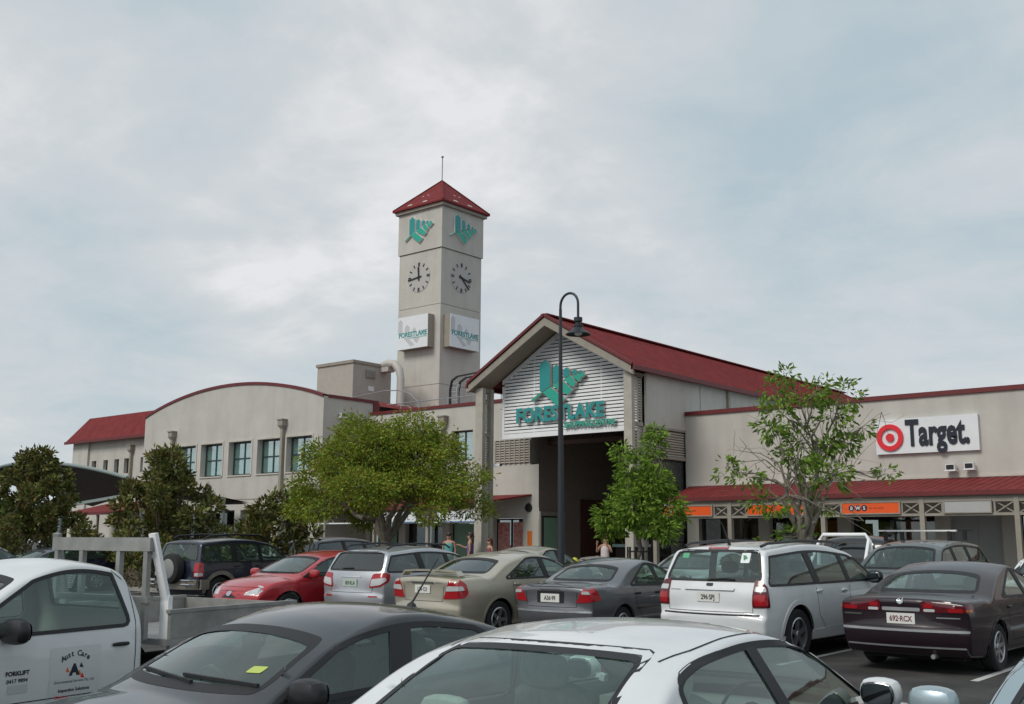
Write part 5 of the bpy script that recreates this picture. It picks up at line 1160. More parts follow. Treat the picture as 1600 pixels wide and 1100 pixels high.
for sd in (1, -1):
    mb = MB(); mb.tube([(sd * .60, .25, 1.50), (sd * .61, .1, 1.565), (sd * .61, -.7, 1.60), (sd * .60, -1.45, 1.565), (sd * .59, -1.6, 1.50)], .02, 8); mb.build('roof_rail', M['black'], t, True)

sp = dict(L=4.42, W=1.755, H=1.465, belt=(.955, -.03), cowl=(1.18, .98), head=(.28, 1.38), rhead=(-1.45, 1.37), deck=(-1.92, 1.04), r=.32, fa=1.36, ra=-1.28, rim='five', drop=.11, cpil=.2, pillars=[(-.02, -.08, .09), (-.82, -.86, .06)],
          prof=prof_hatch(4.42, 1.46, (1.18, .98), (.28, 1.38), (-1.45, 1.37), (-1.92, 1.04), nose_z=.74, hood=.90), mirror=(.80, 1.0), tumble=.38, tf=.24, lf=1.1, gaps=side_gaps(1.12, .0, -.86, .93) + [[(2.0, .55), (1.75, .60)]], handles=[(-.15, .86), (-.78, .88)], plate_f=(.44, '774\u00b7JKW'),
          lamps=[('headlight', 'fwrap', [(.40, .615), (.70, .63), (1.0, .70), (1.14, .79), (.90, .80), (.62, .76), (.44, .69)], LW, .006), ('indicator', 'side', [(1.30, .70), (1.36, .70), (1.36, .73), (1.30, .73)], LA, .004)],
          trims=[('grille', 'front', [(-.36, .70), (-.20, .56), (.20, .56), (.36, .70)], M['black'], .004), ('air_intake', 'front', [(-.5, .30), (.5, .30), (.44, .38), (-.44, .38)], M['black'], .004), ('emblem', 'front', [(.07 * math.cos(k * math.pi / 8), .645 + .05 * math.sin(k * math.pi / 8)) for k in range(16)], M['chrome'], .02), ('hood_gap', 'front', [(-.60, .765), (.60, .765), (.60, .772), (-.60, .772)], M['seam'], .002)], wipers=[('front', [(-.55, 1.02), (-.1, 1.03), (.1, 1.03)]), ('front', [(.0, 1.02), (.4, 1.03), (.55, 1.04)])])
car('hatchback', 'bright red hatchback parked facing us in the second row', 'car', -18.55, 15.5, 181, sp, P_['red'], G2)

sp = dict(L=4.05, W=1.78, H=1.72, belt=(1.08, -.01), cowl=(1.02, 1.12), head=(.45, 1.62), rhead=(-1.78, 1.63), deck=(-1.93, 1.12), r=.37, fa=1.22, ra=-1.26, rim='five', drop=.14, cpil=.12, pillars=[(.02, -.02, .09), (-.82, -.84, .13)], arch=.07, lip=.09, arch_m=P_['bronze'], tumble=.20, tr=.06, shoulder=.97,
          prof=prof_hatch(4.05, 1.70, (1.02, 1.12), (.45, 1.62), (-1.78, 1.63), (-1.93, 1.12), nose_z=.90, sill=.32, bump=.72), mirror=(.78, 1.15), mirror_m=M['black'], gaps=side_gaps(1.05, .02, -.86, 1.04, .50), handles=[(-.12, .98), (-.76, .99)], handle_m=M['black'],
          rs=rpoly([(-.72, 1.16), (.72, 1.16), (.62, 1.56), (-.62, 1.56)], .06), lamps=[('tail_light', 'rwrap', rect(.72, 1.02, .76, 1.10), LR, .02), ('lamp_lens', 'rwrap', rect(.75, .98, .78, .86), LW, .026)],
          trims=[('bumper', 'rear', rect(-.86, .86, .46, .70), P_['bronze'], .05), ('side_cladding', 'side', [(-1.98, .46), (-1.62, .46), (-1.62, .70), (-1.98, .70)], P_['bronze'], .03), ('side_cladding', 'side', rect(-.86, .82, .34, .60), P_['bronze'], .03)])
t, B = car('off_road_wagon', 'navy off road wagon with bronze lower panels and spare wheel on its tail', 'car', -24.1, 17.6, 3.5, sp, P_['navy'], G2)
mb = MB(); yb = B.hit('rear', -.12, .98)[0].y - .02
mb.lathe([(0, yb - .23), (.29, yb - .23), (.35, yb - .20), (.37, yb - .12), (.36, yb - .02), (0, yb)], (.06, 0, .96), 28, 'y'); sw_ = mb.build('spare_wheel', M['tyre'], t, True)
mb = MB(); mb.lathe([(0, yb - .245), (.21, yb - .245), (.24, yb - .228)], (.06, 0, .96), 24, 'y'); mb.build('wheel_cover', mat('faded cover', (.24, .25, .24), .7, vary=.15), sw_, True)
for sd in (1, -1):
    mb = MB(); mb.tube([(sd * .63, .3, 1.66), (sd * .64, .1, 1.745), (sd * .64, -.7, 1.775), (sd * .63, -1.45, 1.745), (sd * .62, -1.6, 1.68)], .024, 8); mb.build('roof_rail', M['black'], t, True)
    mb = MB(); x0, x1 = sd * .52, sd * .84; mb.tube([(x0, -2.06, .58), (x0, -2.16, .58), (x1, -2.16, .58), (x1, -2.05, .58)], .028, 8); mb.tube([(x0, -2.06, .68), (x0, -2.16, .68), (x1, -2.16, .68), (x1, -2.05, .68)], .028, 8); mb.build('bumper_tube', M['chrome'], t, True)

# -- the row beyond
gsed = lambda L=4.5, W=1.74, H=1.43, **k: dict(dict(L=L, W=W, H=H, belt=(.93, -.015), cowl=(1.0, .95), head=(.30, H - .08), rhead=(-.85, H - .085), deck=(-1.5, 1.0), r=.31, fa=1.32, ra=-1.28, rim='seven', drop=.11, cpil=.24, pillars=[(.0, -.06, .09)],
          prof=prof_sedan(L, H, (1.0, .95), (.30, H - .08), (-.85, H - .085), (-1.5, 1.0), tail_z=.98), mirror=(.74, .99), gaps=side_gaps(1.0, .0, -.92, .9), handles=[(-.15, .82)], lamps=[('headlight', 'fwrap', [(.42, .60), (.95, .64), (.92, .75), (.44, .70)], LW, .008), ('tail_light', 'rwrap', [(.46, .72), (.98, .74), (.96, .92), (.50, .93)], LR, .01)], trims=[('grille', 'front', rect(-.34, .34, .56, .66), M['black'], .006)], plate_f=(.45, '512\u00b7GNR'), plate_r=(.76, '409\u00b7HBT')), **k)
ghat = lambda L=4.2, W=1.72, H=1.5, **k: dict(dict(L=L, W=W, H=H, belt=(.98, -.02), cowl=(1.05, 1.0), head=(.32, H - .08), rhead=(-L / 2 + .45, H - .09), deck=(-L / 2 + .15, 1.04), r=.31, fa=1.28, ra=-1.24, rim='seven', drop=.12, cpil=.16, pillars=[(.0, -.06, .09), (-.82, -.86, .10)],
          prof=prof_hatch(L, H, (1.05, 1.0), (.32, H - .08), (-L / 2 + .45, H - .09), (-L / 2 + .15, 1.04)), mirror=(.76, 1.03), gaps=side_gaps(1.05, .0, -.88, .95), handles=[(-.15, .88)], lamps=[('headlight', 'fwrap', [(.42, .62), (.95, .66), (.92, .79), (.44, .72)], LW, .008), ('tail_light', 'rwrap', [(.60, .74), (.92, .76), (.90, 1.0), (.64, 1.0)], LR, .01)], trims=[('grille', 'front', rect(-.34, .34, .58, .68), M['black'], .006)], plate_f=(.45, '227\u00b7FLD'), plate_r=(.82, '631\u00b7JAM')), **k)
car('sedan', 'silver sedan mostly hidden behind the white family wagon, below the entrance posts', 'car', -13.1, 22.4, 180, gsed(H=1.40), P_['silver'], G3, detail=0)
car('sedan', 'champagne coloured sedan half hidden behind the pale gold sedan and lamp post', 'car', -17.9, 22.3, 1, gsed(H=1.46), P_['beige'], G3, detail=0)
car('people_mover', 'dark people mover seen past the bare stems behind the red hatchback', 'car', -25.4, 22.6, 0, ghat(L=4.7, W=1.82, H=1.68, glass=GLD), P_['grey'], G3, detail=0)
car('hatchback', 'white hatchback glimpsed between the tree trunks at the far left', 'car', -41.6, 22.6, 178, ghat(H=1.48), P_['white'], G3, detail=0)
car('station_wagon', 'silver wagon behind the alloy headboard of the white ute', 'car', -38.2, 22.8, 180, ghat(L=4.6, H=1.5), P_['silver'], G3, detail=0)
car('sedan', 'white sedan glimpsed under the canopy between left trees', 'car', -31.9, 22.5, 180, gsed(), P_['white'], G3, detail=0)
car('hatchback', 'dark blue hatchback low in the gap behind the white ute cab', 'car', -33.6, 17.3, 180, ghat(H=1.42), P_['navy'], G2, detail=0)
car('station_wagon', 'white wagon with red tail lamp cut by the left edge of the picture', 'car', -36.6, 16.6, 2, ghat(L=4.6, H=1.52), P_['white'], G2, detail=0)
t, B = car('station_wagon', 'grey green wagon with a pale roof bar facing us behind the maroon sedan', 'car', -8.0, 22.0, 179, ghat(L=4.55, W=1.78, H=1.66, belt=(1.02, -.015), cowl=(1.1, 1.05), head=(.42, 1.55), mirror=(.82, 1.08), seat_m=M['seat']) | dict(prof=prof_hatch(4.55, 1.64, (1.1, 1.05), (.42, 1.55), (-1.8, 1.54), (-2.1, 1.08), nose_z=.82), rhead=(-1.8, 1.54), deck=(-2.1, 1.08)), P_['green'], G3)
mb = MB(); mb.bar((-.78, -.15, 1.80), (.78, -.15, 1.80), .07, .03); mb.build('roof_bar', M['white_paint'], t)
mb = MB(); mb.bar((-.78, -1.0, 1.80), (.78, -1.0, 1.80), .07, .03); mb.build('roof_bar', M['black'], t)
for sd in (1, -1):
    for y in (-.15, -1.0):
        mb = MB(); mb.bar((sd * .64, y, 1.60), (sd * .64, y, 1.79), .09, .06); mb.build('bar_foot', M['black'], t)
car('sedan', 'white sedan at the right edge, its windscreen pillar beside the maroon sedan', 'car', -5.2, 21.8, 180, gsed(H=1.48, cowl=(1.0, 1.0), head=(.30, 1.40)), P_['white'], G3, detail=0)

def ute_cab(L=3.2, H=1.66, W=1.76):
    F, Q = L / 2, -L / 2
    return dict(L=L, W=W, H=H, belt=(1.00, -.006), cowl=(.42, 1.08), head=(-.42, H - .095), rhead=(Q + .20, H - .09), deck=(Q + .05, 1.10), r=.34, fa=.72, ra=-2.35, rim='cap', drop=.115, cpil=.17, apil=.12, wr=.08, pillars=[], lr=.3, tr=.05, tf=.14, tumble=.25, shoulder=.975, core=.42, rows=1, seat_y=-1.0,
        prof=[(F - .12, .30, 0, 0), (F - .02, .40, .06, .08), (F, .60, .1, .1), (F - .04, .82, .1, .1), (F - .16, .92, .1, .08), (F - .4, .99, .3, .05), (.44, 1.085, .1, .05), (.42, 1.10, .05, .08), (-.42, H - .095, .2, .07), (-.9, H, .6, .05), (Q + .20, H - .09, .16, .05), (Q + .05, 1.10, .1, .02), (Q + .03, .50, .05, .02), (Q + .1, .36, 0, 0)],
        rs=rpoly([(-.56, 1.14), (.56, 1.14), (.52, H - .18), (-.52, H - .18)], .06), mirror=(-.16, 1.06), mirror_s=(.30, .19), mirror_m=M['black'], gaps=[[(.36, .46), (.40, 1.04)], [(-1.44, .46), (-1.46, 1.06), (-1.42, 1.38), (-1.26, 1.52)], [(.36, .46), (-1.44, .46)]], handles=[(-1.28, .86)], handle_m=M['black'],
        lamps=[('headlight', 'front', [(.50, .70), (.80, .72), (.80, .88), (.52, .86)], LW, .01)], trims=[('grille', 'front', rect(-.45, .45, .70, .86), M['black'], .01)], wipers=[('front', [(-.4, 1.12), (.0, 1.13), (.3, 1.14)])])
sp = ute_cab(); sp['ds'] = .035
UT = (-10.24, 5.22, 186.0)
t, B = car('ute', 'white single cab ute with alloy tray and headboard, nearest at the left', 'car', UT[0] - .98 * math.sin(R(186)), UT[1] + .98 * math.cos(R(186)), 186.0, sp, P_['white'], G1)
AL = M['alloy']
mb = MB(); mb.box(-.92, .92, -3.45, -1.75, .80, .86); mb.build('tray_floor', AL, t)
for sd in (1, -1):
    mb = MB(); x = sd * .90; mb.box(x - .02, x + .02, -3.45, -1.80, .862, 1.10); mb.build('tray_side', AL, t)
    mb = MB(); mb.box(x - .03, x + .03, -3.47, -1.78, 1.101, 1.135); mb.build('tray_rail', AL, t)
    mb = MB(); mb.box(x - .025, x + .025, -3.4, -1.8, .76, .799); mb.build('rope_rail', AL, t)
    mb = MB(); mb.bar((sd * .78, -1.66, 1.86), (sd * .82, -1.82, 1.20), .04, .10, 0, (1, 0, 0)); mb.bar((sd * .82, -1.82, 1.26), (sd * .82, -1.82, .86), .05, .12, 0, (1, 0, 0)); mb.build('headboard_brace', M['white_paint'] if sd < 0 else AL, t)
    mb = MB(); mb.box(sd * .72 - .03, sd * .72 + .03, -1.675, -1.625, .862, 1.69); mb.build('headboard_post', AL, t)
mb = MB(); mb.box(-.92, .92, -3.48, -3.451, .862, 1.11); mb.build('tailgate', AL, t)
mb = MB(); mb.box(-.79, .79, -1.68, -1.62, 1.69, 1.82); mb.build('headboard_rail', AL, t)
mb = MB(); mb.box(-.79, .79, -1.685, -1.615, 1.20, 1.26); mb.build('headboard_rail', AL, t)
for x in (-.3, .3):
    mb = MB(); mb.box(x - .03, x + .03, -1.675, -1.625, 1.26, 1.69); mb.build('headboard_bar', AL, t)
mb = MB(); mb.box(-.35, .35, -3.4, -1.2, .45, .6); mb.build('chassis_rail', M['seam'], t)
# door print, left door
def door_text(body, y, z, size, m_, bold=0.0, sx=1.0, rot=0.0, al='CENTER'):
    h = B.hit('side', y, z, -1)[0]; h2 = B.hit('side', y, z + .06, -1)[0]; up_ = Vector((h2.x - h.x, 0, .06)).normalized(); rt_ = Vector((0, -1, 0)); 
    r2 = rt_ * math.cos(rot) + up_ * math.sin(rot); u2 = up_ * math.cos(rot) - rt_ * math.sin(rot); nn = rt_.cross(up_); p = h + nn * .004
    text_obj('lettering', body, size, m_, t, Matrix(((r2.x, u2.x, nn.x, p.x), (r2.y, u2.y, nn.y, p.y), (r2.z, u2.z, nn.z, p.z), (0, 0, 0, 1))), bold=bold, sx=sx, align=al)
yc, zc_ = -.82, .66
B.patch('side', rpoly(rect(yc - .25, yc + .25, zc_ - .26, zc_ + .22), .01), .002, -1, .06).build('magnetic_sign', mat('sign sheet', (.60, .62, .63), .4), t)
for k, ch in enumerate('Aust Care'):
    a = (k - 4) * .19
    if ch != ' ': door_text(ch, yc - .17 * math.sin(a) * 1.0, zc_ + .14 * math.cos(a) - .0, .066, M['ink'], .002, .95, -a * .55)
door_text('A', yc + .01, zc_ - .02, .125, M['ink'], .008)
for (y0, z0_, m_) in ((-.045, -.015, M['poster_orange']), (-.075, -.04, M['red_sign']), (.075, .02, M['poster_orange']), (-.06, .05, M['ink'])): B.patch('side', rpoly([(yc + y0 - .022, zc_ + z0_ - .02), (yc + y0 + .022, zc_ + z0_ - .01), (yc + y0 + .005, zc_ + z0_ + .03)], .005), .003, -1, 0.03).build('door_print', m_, t)
door_text('Environmental Services Pty. Ltd.', yc, zc_ - .085, .034, M['ink'], 0, .9); door_text('Inspection Solutions', yc, zc_ - .16, .040, M['ink'], .001, .95); door_text('Cleaning', yc + .12, zc_ - .215, .036, M['red_sign'], .001)
door_text('FORKLIFT', -.27, zc_ + .03, .05, M['ink'], .002, 1.0, R(0)); door_text('0417 9894', -.27, zc_ - .03, .045, M['ink'], .001); B.patch('side', rpoly(rect(-.37, -.19, zc_ - .12, zc_ - .05), .01), .003, -1, .05).build('door_print', M['ghost'], t)

sp = dict(gsed(4.5, 1.72, 1.42), ds=.035, head=(.38, 1.335), rhead=(-.95, 1.325), deck=(-1.62, 1.02), cowl=(1.12, .97), cpil=.17, apil=.11, drop=.115, belt=(.945, -.03), prof=prof_sedan(4.5, 1.42, (1.12, .97), (.38, 1.335), (-.95, 1.325), (-1.62, 1.02), tail_z=1.0), pillars=[(.0, -.08, .13), (-.98, -.90, .05)], mirror=(.80, 1.0), mirror_m=M['black'], mirror_s=(.22, .15), mirror_sides=(-1,), tumble=.36, nq=12,
          wipers=[('front', [(-.62, 1.03), (-.3, 1.045), (.0, 1.05)]), ('front', [(-.15, 1.025), (.2, 1.04), (.55, 1.04)])])
t, B = car('sedan', 'charcoal sedan facing us with a roof antenna in the near row', 'car', -5.73, 4.85, 178.5, sp, P_['dark'], G1)
B.patch('front', rpoly(rect(-.52, -.42, 1.08, 1.11), .01), .004, 1, .05).build('sticker', M['sticker'], t)
mb = MB(); h = B.hit('top', 0, -.85)[0]; mb.lathe([(.045, -.01), (.03, .03), (0, .05)], h, 10); mb.tube([h + Vector((0, 0, .03)), h + Vector((0, -.26, .34))], [.008, .004], 6); mb.build('antenna', M['black'], t)

sp = dict(gsed(4.8, 1.79, 1.41), ds=.035, head=(.42, 1.365), rhead=(-.98, 1.37), deck=(-1.68, 1.0), cowl=(1.18, .95), cpil=.12, rear_cut=-1.02, apil=.10, drop=.098, wtop=.022, wcrown=.022, sring=.016, rsm=(.20, .16), tgaps=[[(.60, -.93), (.635, -.7), (.645, -.3), (.64, .1), (.60, .42)]], belt=(.93, -.03), prof=prof_sedan(4.8, 1.42, (1.18, .95), (.42, 1.365), (-.98, 1.37), (-1.68, 1.0), tail_z=.99), pillars=[(-.04, -.18, .065)], mirror=(.86, .99), mirror_s=(.20, .145), tumble=.38, nq=12, seat_m=M['seat_pale'], wr=.11)
t, B = car('sedan', 'white sedan in the near row with its rear window and right mirror toward us', 'car', -3.36, 5.16, 3.0, sp, P_['white'], G1)
sp = dict(gsed(4.6, 1.76, 1.44), ds=.04, mirror_hit=.95, mirror=(.80, 1.09), mirror_s=(.20, .13))
car('sedan', 'ice blue sedan cut by the lower right corner with its mirror showing', 'car', -.90, 6.05, 180, sp, P_['ice'], G1)

# -- black ute with a chrome sports bar by the kerb
sp = ute_cab(3.2, 1.70, 1.80); sp['seat_y'] = -.9; sp['glass'] = GLD
t, B = car('ute', 'black ute with a bright sports bar behind its cab, parked at the kerb', 'car', -10.75, 26.9, 0, sp, P_['blackp'], G3, detail=0)
mb = MB(); mb.box(-.88, .88, -3.5, -1.66, .45, 1.05); mb.build('tub', P_['blackp'], t)
mb = MB(); mb.tube([(-.66, -1.9, 1.0), (-.62, -1.9, 1.55), (-.52, -1.9, 1.70), (.52, -1.9, 1.70), (.62, -1.9, 1.55), (.66, -1.9, 1.0)], .045, 10); mb.build('sports_bar', M['white_paint'], t, True)
for sd in (1, -1):
    mb = MB(); mb.tube([(sd * .60, -1.92, 1.58), (sd * .66, -2.35, 1.06)], .04, 10); mb.build('sports_bar_leg', M['white_paint'], t, True)
# ------------------------------------------------------------------ trees
BARK = mat('grey bark', (.20, .175, .14), .9, vary=.4, vscale=9, bump=.5, bscale=40); BARKD = mat('brown bark', (.12, .095, .07), .9, vary=.4, vscale=9, bump=.5, bscale=40)
def leafmat(name, c, c2, rough=.65, island=.28, scale=1.6, trans=.25):
    m = mat(name, c, rough, vary=1.0, vscale=scale, color2=c2, island=island, spec=.12); t = m.node_tree; b = t.nodes['Principled BSDF']; o = [n for n in t.nodes if n.type == 'OUTPUT_MATERIAL'][0]
    tl = t.nodes.new('ShaderNodeBsdfTranslucent'); mx = t.nodes.new('ShaderNodeMixShader'); mx.inputs[0].default_value = trans
    src = b.inputs['Base Color'].links[0].from_socket; t.links.new(src, tl.inputs[0]); t.links.new(b.outputs[0], mx.inputs[1]); t.links.new(tl.outputs[0], mx.inputs[2]); t.links.new(mx.outputs[0], o.inputs[0]); return m
LM = dict(yellow=leafmat('yellow green leaves', (.30, .295, .040), (.165, .20, .030), scale=1.3), bright=leafmat('bright green leaves', (.23, .36, .045), (.14, .25, .035), scale=1.8), mid=leafmat('mid green leaves', (.16, .25, .04), (.095, .165, .03), scale=2),
          dark=leafmat('dark glossy leaves', (.165, .175, .052), (.10, .122, .035), .32, .45, 2.2, .12), rust=leafmat('rust coloured leaf backs', (.19, .125, .045), (.12, .095, .035), .6, .4, 2, .12), hedge=leafmat('hedge leaves', (.055, .10, .022), (.03, .06, .015), .5, .4, 3, .15))
def leaves_mesh(name, pts, dirs, size, mats, rng, aspect=.42, droop=.25, p2=.0, fold=.25):
    """one folded two-sided blade per point: 6 verts, 4 triangles"""
    n = len(pts); L_ = size * rng.uniform(.7, 1.25, n)[:, None]; d = dirs + rng.normal(0, .45, (n, 3)); d[:, 2] -= droop; d /= np.linalg.norm(d, axis=1)[:, None]
    r = rng.normal(0, 1, (n, 3)); r[:, 2] *= .5; sd = np.cross(d, r); sd /= np.maximum(np.linalg.norm(sd, axis=1), 1e-6)[:, None]; nn = np.cross(sd, d); w = L_ * aspect / 2
    a = pts; b = pts + d * L_ * .5 - nn * w * fold; t = pts + d * L_ - nn * L_ * .12; l = pts + d * L_ * .48 + sd * w + nn * w * fold; q = pts + d * L_ * .48 - sd * w + nn * w * fold
    V_ = np.stack([a, l, t, q, b], 1).reshape(-1, 3); k = np.arange(n)[:, None] * 5; F_ = np.concatenate([k + [[0, 4, 1]], k + [[4, 2, 1]], k + [[0, 3, 4]], k + [[4, 3, 2]]], 1).reshape(-1, 3)
    me = bpy.data.meshes.new(name); me.vertices.add(len(V_)); me.vertices.foreach_set('co', V_.ravel()); me.loops.add(F_.size); me.loops.foreach_set('vertex_index', F_.ravel().astype(np.int32)); me.polygons.add(len(F_))
    me.polygons.foreach_set('loop_start', np.arange(0, F_.size, 3, dtype=np.int32))
    for m_ in mats: me.materials.append(m_)
    mi = (rng.random(n) < p2).astype(np.int32) if len(mats) > 1 else np.zeros(n, np.int32); me.polygons.foreach_set('material_index', np.repeat(mi, 4)); me.update(calc_edges=True); me.validate(); return me
def limb(mb, a, b, r0, r1, rng, wob=.06, n=5, sides=7):
    a, b = Vector(a), Vector(b); P = []; l = (b - a).length
    for i in range(n + 1):
        t = i / n; o = Vector(rng.normal(0, wob * l, 3)) * math.sin(math.pi * t); o.z += .10 * l * math.sin(math.pi * t) * (1 if b.z > a.z else 0); P.append(a.lerp(b, t) + o)
    mb.tube(P, [r0 + (r1 - r0) * i / n for i in range(n + 1)], sides, caps=False); return P
def tree(name, label, u, v, trunk_h, r0, clumps, leaf, n_leaf, size, seed, bark=BARK, p2=0, aspect=.42, droop=.25, bare=0, lean=(0, 0), forks=None, shell=.55, group=None, spread=1.0, tight=.45, tsd=.16):
    """clumps: (dx, dy, z, rx, rz) leaf masses; limbs run from the fork to each of them"""
    rng = np.random.default_rng(seed); z0 = gz(v) + .1; t = thing(name, label, 'tree', (u, v, z0), group=group, local=True)
    mb = MB(); fork = Vector((lean[0], lean[1], trunk_h)); P = limb(mb, (0, 0, -.1), fork, r0, r0 * .72, rng, .02, 6, 10); mb.build('trunk', bark, t, True)
    pts, dirs = [], []; bm_ = MB(); mains = []
    nf = forks or max(3, len(clumps) // 4); ang0 = rng.uniform(0, 6)
    for k in range(nf):
        a = ang0 + 2 * math.pi * k / nf; c = clumps[int(rng.integers(len(clumps)))]; zt = trunk_h + (np.mean([c_[2] for c_ in clumps]) - trunk_h) * rng.uniform(.45, .8)
        rad = np.mean([math.hypot(c_[0], c_[1]) for c_ in clumps]) * .62 * spread; e_ = fork + Vector((math.cos(a) * rad, math.sin(a) * rad, zt - trunk_h)); mains.append(limb(bm_, fork - Vector((0, 0, .08)), e_, r0 * .58, r0 * .26, rng, .05, 5, 7))
    vol = np.array([c[3] ** 2 * c[4] for c in clumps]) ** .75; cnt = (n_leaf * vol / vol.sum()).astype(int)
    for c, n in zip(clumps, cnt):
        cc = Vector(c[:3]); best = min((q for m_ in mains for q in m_[1:]), key=lambda q: (q - cc).length); tw = limb(bm_, best, cc, r0 * .20, r0 * .06, rng, .06, 4, 5)
        ends = []
        for k in range(7):
            o = rng.normal(0, 1, 3); o /= np.linalg.norm(o); e_ = cc + Vector((o[0] * c[3] * .8, o[1] * c[3] * .8, o[2] * c[4] * .8)); limb(bm_, tw[int(rng.integers(2, 5))], e_, r0 * .06, r0 * .02, rng, .05, 3, 4); ends.append(np.array(e_))
        if n <= 0: continue
        o = rng.normal(0, 1, (n, 3)); o /= np.linalg.norm(o, axis=1)[:, None]; rad = (shell + (1 - shell) * rng.random(n)) ** 1.0 * (1 + .18 * rng.normal(0, 1, n)); sub = rng.random(n)
        q = np.array(cc) + o * rad[:, None] * np.array([c[3], c[3], c[4]])
        e_ = np.array(ends)[rng.integers(0, len(ends), n)] + rng.normal(0, tsd, (n, 3)) * np.array([c[3], c[3], c[4]]) * 1.4; m_ = sub < tight; q[m_] = e_[m_]
        pts.append(q); dd = q - np.array(cc); dd /= np.maximum(np.linalg.norm(dd, axis=1), 1e-5)[:, None]; dirs.append(dd)
    for k in range(bare):
        c = clumps[int(rng.integers(len(clumps)))]; a = rng.uniform(0, 6.28); m_ = mains[int(rng.integers(len(mains)))]; st = m_[-1]; R_ = max(math.hypot(c_[0], c_[1]) + c_[3] for c_ in clumps); e_ = Vector((math.cos(a) * R_ * rng.uniform(.5, .85), math.sin(a) * R_ * rng.uniform(.5, .85), rng.uniform(trunk_h + .4, max(c_[2] for c_ in clumps) - .45)))
        tw = limb(bm_, m_[int(rng.integers(1, len(m_)))], e_, r0 * .17, r0 * .03, rng, .05, 5, 5)
        for j in range(4): limb(bm_, tw[int(rng.integers(2, 6))], e_ + Vector(rng.normal(0, .28, 3)), r0 * .06, r0 * .02, rng, .05, 3, 4)
    tag(bm_.build('limb', bark, t, True), kind='stuff')
    me = leaves_mesh('crown', np.concatenate(pts), np.concatenate(dirs), size, leaf, rng, aspect, droop, p2); tag(link('crown', me, t), kind='stuff'); return t
def dome(rng, n, R_, z0, z1, rmin, rmax, flat=.75, asym=(0, 0), inner=.0):
    o = []
    for k in range(n):
        a = k * 2.39996 + rng.uniform(-.3, .3); h = (k + .5) / n; rr = R_ * math.sqrt(max(0, 1 - h * h * .9)) * rng.uniform(.72, 1.0) * (1 if rng.random() > inner else .5); z = z0 + (z1 - z0) * h * rng.uniform(.92, 1.05); r = rng.uniform(rmin, rmax); o.append((rr * math.cos(a) + asym[0], rr * math.sin(a) + asym[1], z, r, r * flat))
    return o
rg = np.random.default_rng(11)
# broad yellow green tree left of the entrance
cl = [(a + .12 * rg.normal(), b, z + .22 * rg.normal(), r, q) for a, b, z, r, q in dome(rg, 38, 2.48, 2.25, 4.02, .38, .76, .66)] + [(0, 0, 3.4, 1.1, .8), (.8, -.5, 3.0, .8, .5), (-.8, .4, 3.0, .8, .6), (.2, -.6, 4.2, .5, .35), (-1.1, -.3, 4.1, .5, .4), (1.0, .3, 4.2, .5, .35)]
tree('broad_tree', 'broad yellow green tree with a low fork left of the entrance', -20.7, 19.6, 1.55, .17, cl, [LM['yellow'], LM['bright']], 62000, .092, 3, p2=.3, bark=BARK, forks=6)
# light green tree at the right entrance post
rg = np.random.default_rng(5)
cl = [(-.85, -.2, 2.1, .55, .45), (-.55, .3, 2.9, .5, .5), (.0, -.2, 3.5, .45, .45), (.35, .2, 4.1, .38, .35), (.6, -.1, 3.0, .5, .5), (.85, .2, 2.3, .5, .5), (.25, -.5, 2.4, .6, .5), (-.2, .4, 2.3, .6, .5), (.95, -.2, 1.75, .38, .3), (-1.05, .1, 1.75, .38, .3), (-.35, -.3, 3.9, .3, .3), (.5, -.3, 1.8, .4, .3), (.55, .1, 4.5, .25, .22), (-.45, 0, 2.5, .5, .5), (.2, .1, 2.9, .5, .5)]
tree('young_tree', 'fresh green tree in front of the right entrance post', -17.45, 26.4, 1.55, .085, cl, [LM['bright'], LM['mid']], 7600, .17, 9, p2=.4, droop=.45, aspect=.36, forks=4)
# sparse tree before the store sign
rg = np.random.default_rng(21)
cl = [(-1.55, .2, 3.05, .30, .22), (-1.15, 0, 2.85, .30, .2), (-.95, .1, 2.35, .28, .2), (-.55, -.2, 4.6, .32, .28), (-.2, .2, 4.9, .28, .25), (-.35, 0, 4.15, .42, .32), (-.6, .1, 3.9, .32, .25), (.15, -.1, 4.5, .35, .28), (.45, .2, 4.7, .36, .3), (.95, 0, 4.55, .36, .3), (.75, -.2, 4.1, .42, .3), (.1, .2, 3.5, .46, .36), (.5, .2, 3.45, .42, .34), (.85, .1, 3.6, .36, .3), (-.25, -.2, 3.2, .42, .3), (.25, -.3, 2.9, .42, .3), (.7, -.1, 2.9, .32, .26), (-.7, -.1, 2.3, .3, .2), (1.75, 0, 2.95, .26, .16), (1.35, .1, 3.9, .22, .2), (-.15, .1, 1.75, .34, .18), (-.6, .3, 1.6, .26, .16), (.35, 0, 2.3, .28, .22)]
ca, sa = math.cos(R(40)), math.sin(R(40)); cl = [(a * ca - b * sa, a * sa + b * ca, z, r, rz_) for a, b, z, r, rz_ in [(a * .92, b, z * .95, r, rz_) for a, b, z, r, rz_ in cl]]
tree('sparse_tree', 'sparse green tree with bare twigs in front of the right store wall', -9.25, 19.66, 1.45, .115, cl, [LM['mid'], LM['bright']], 3300, .13, 14, p2=.4, droop=.5, aspect=.36, bare=20, forks=6, shell=.3, tight=.8, tsd=.13)
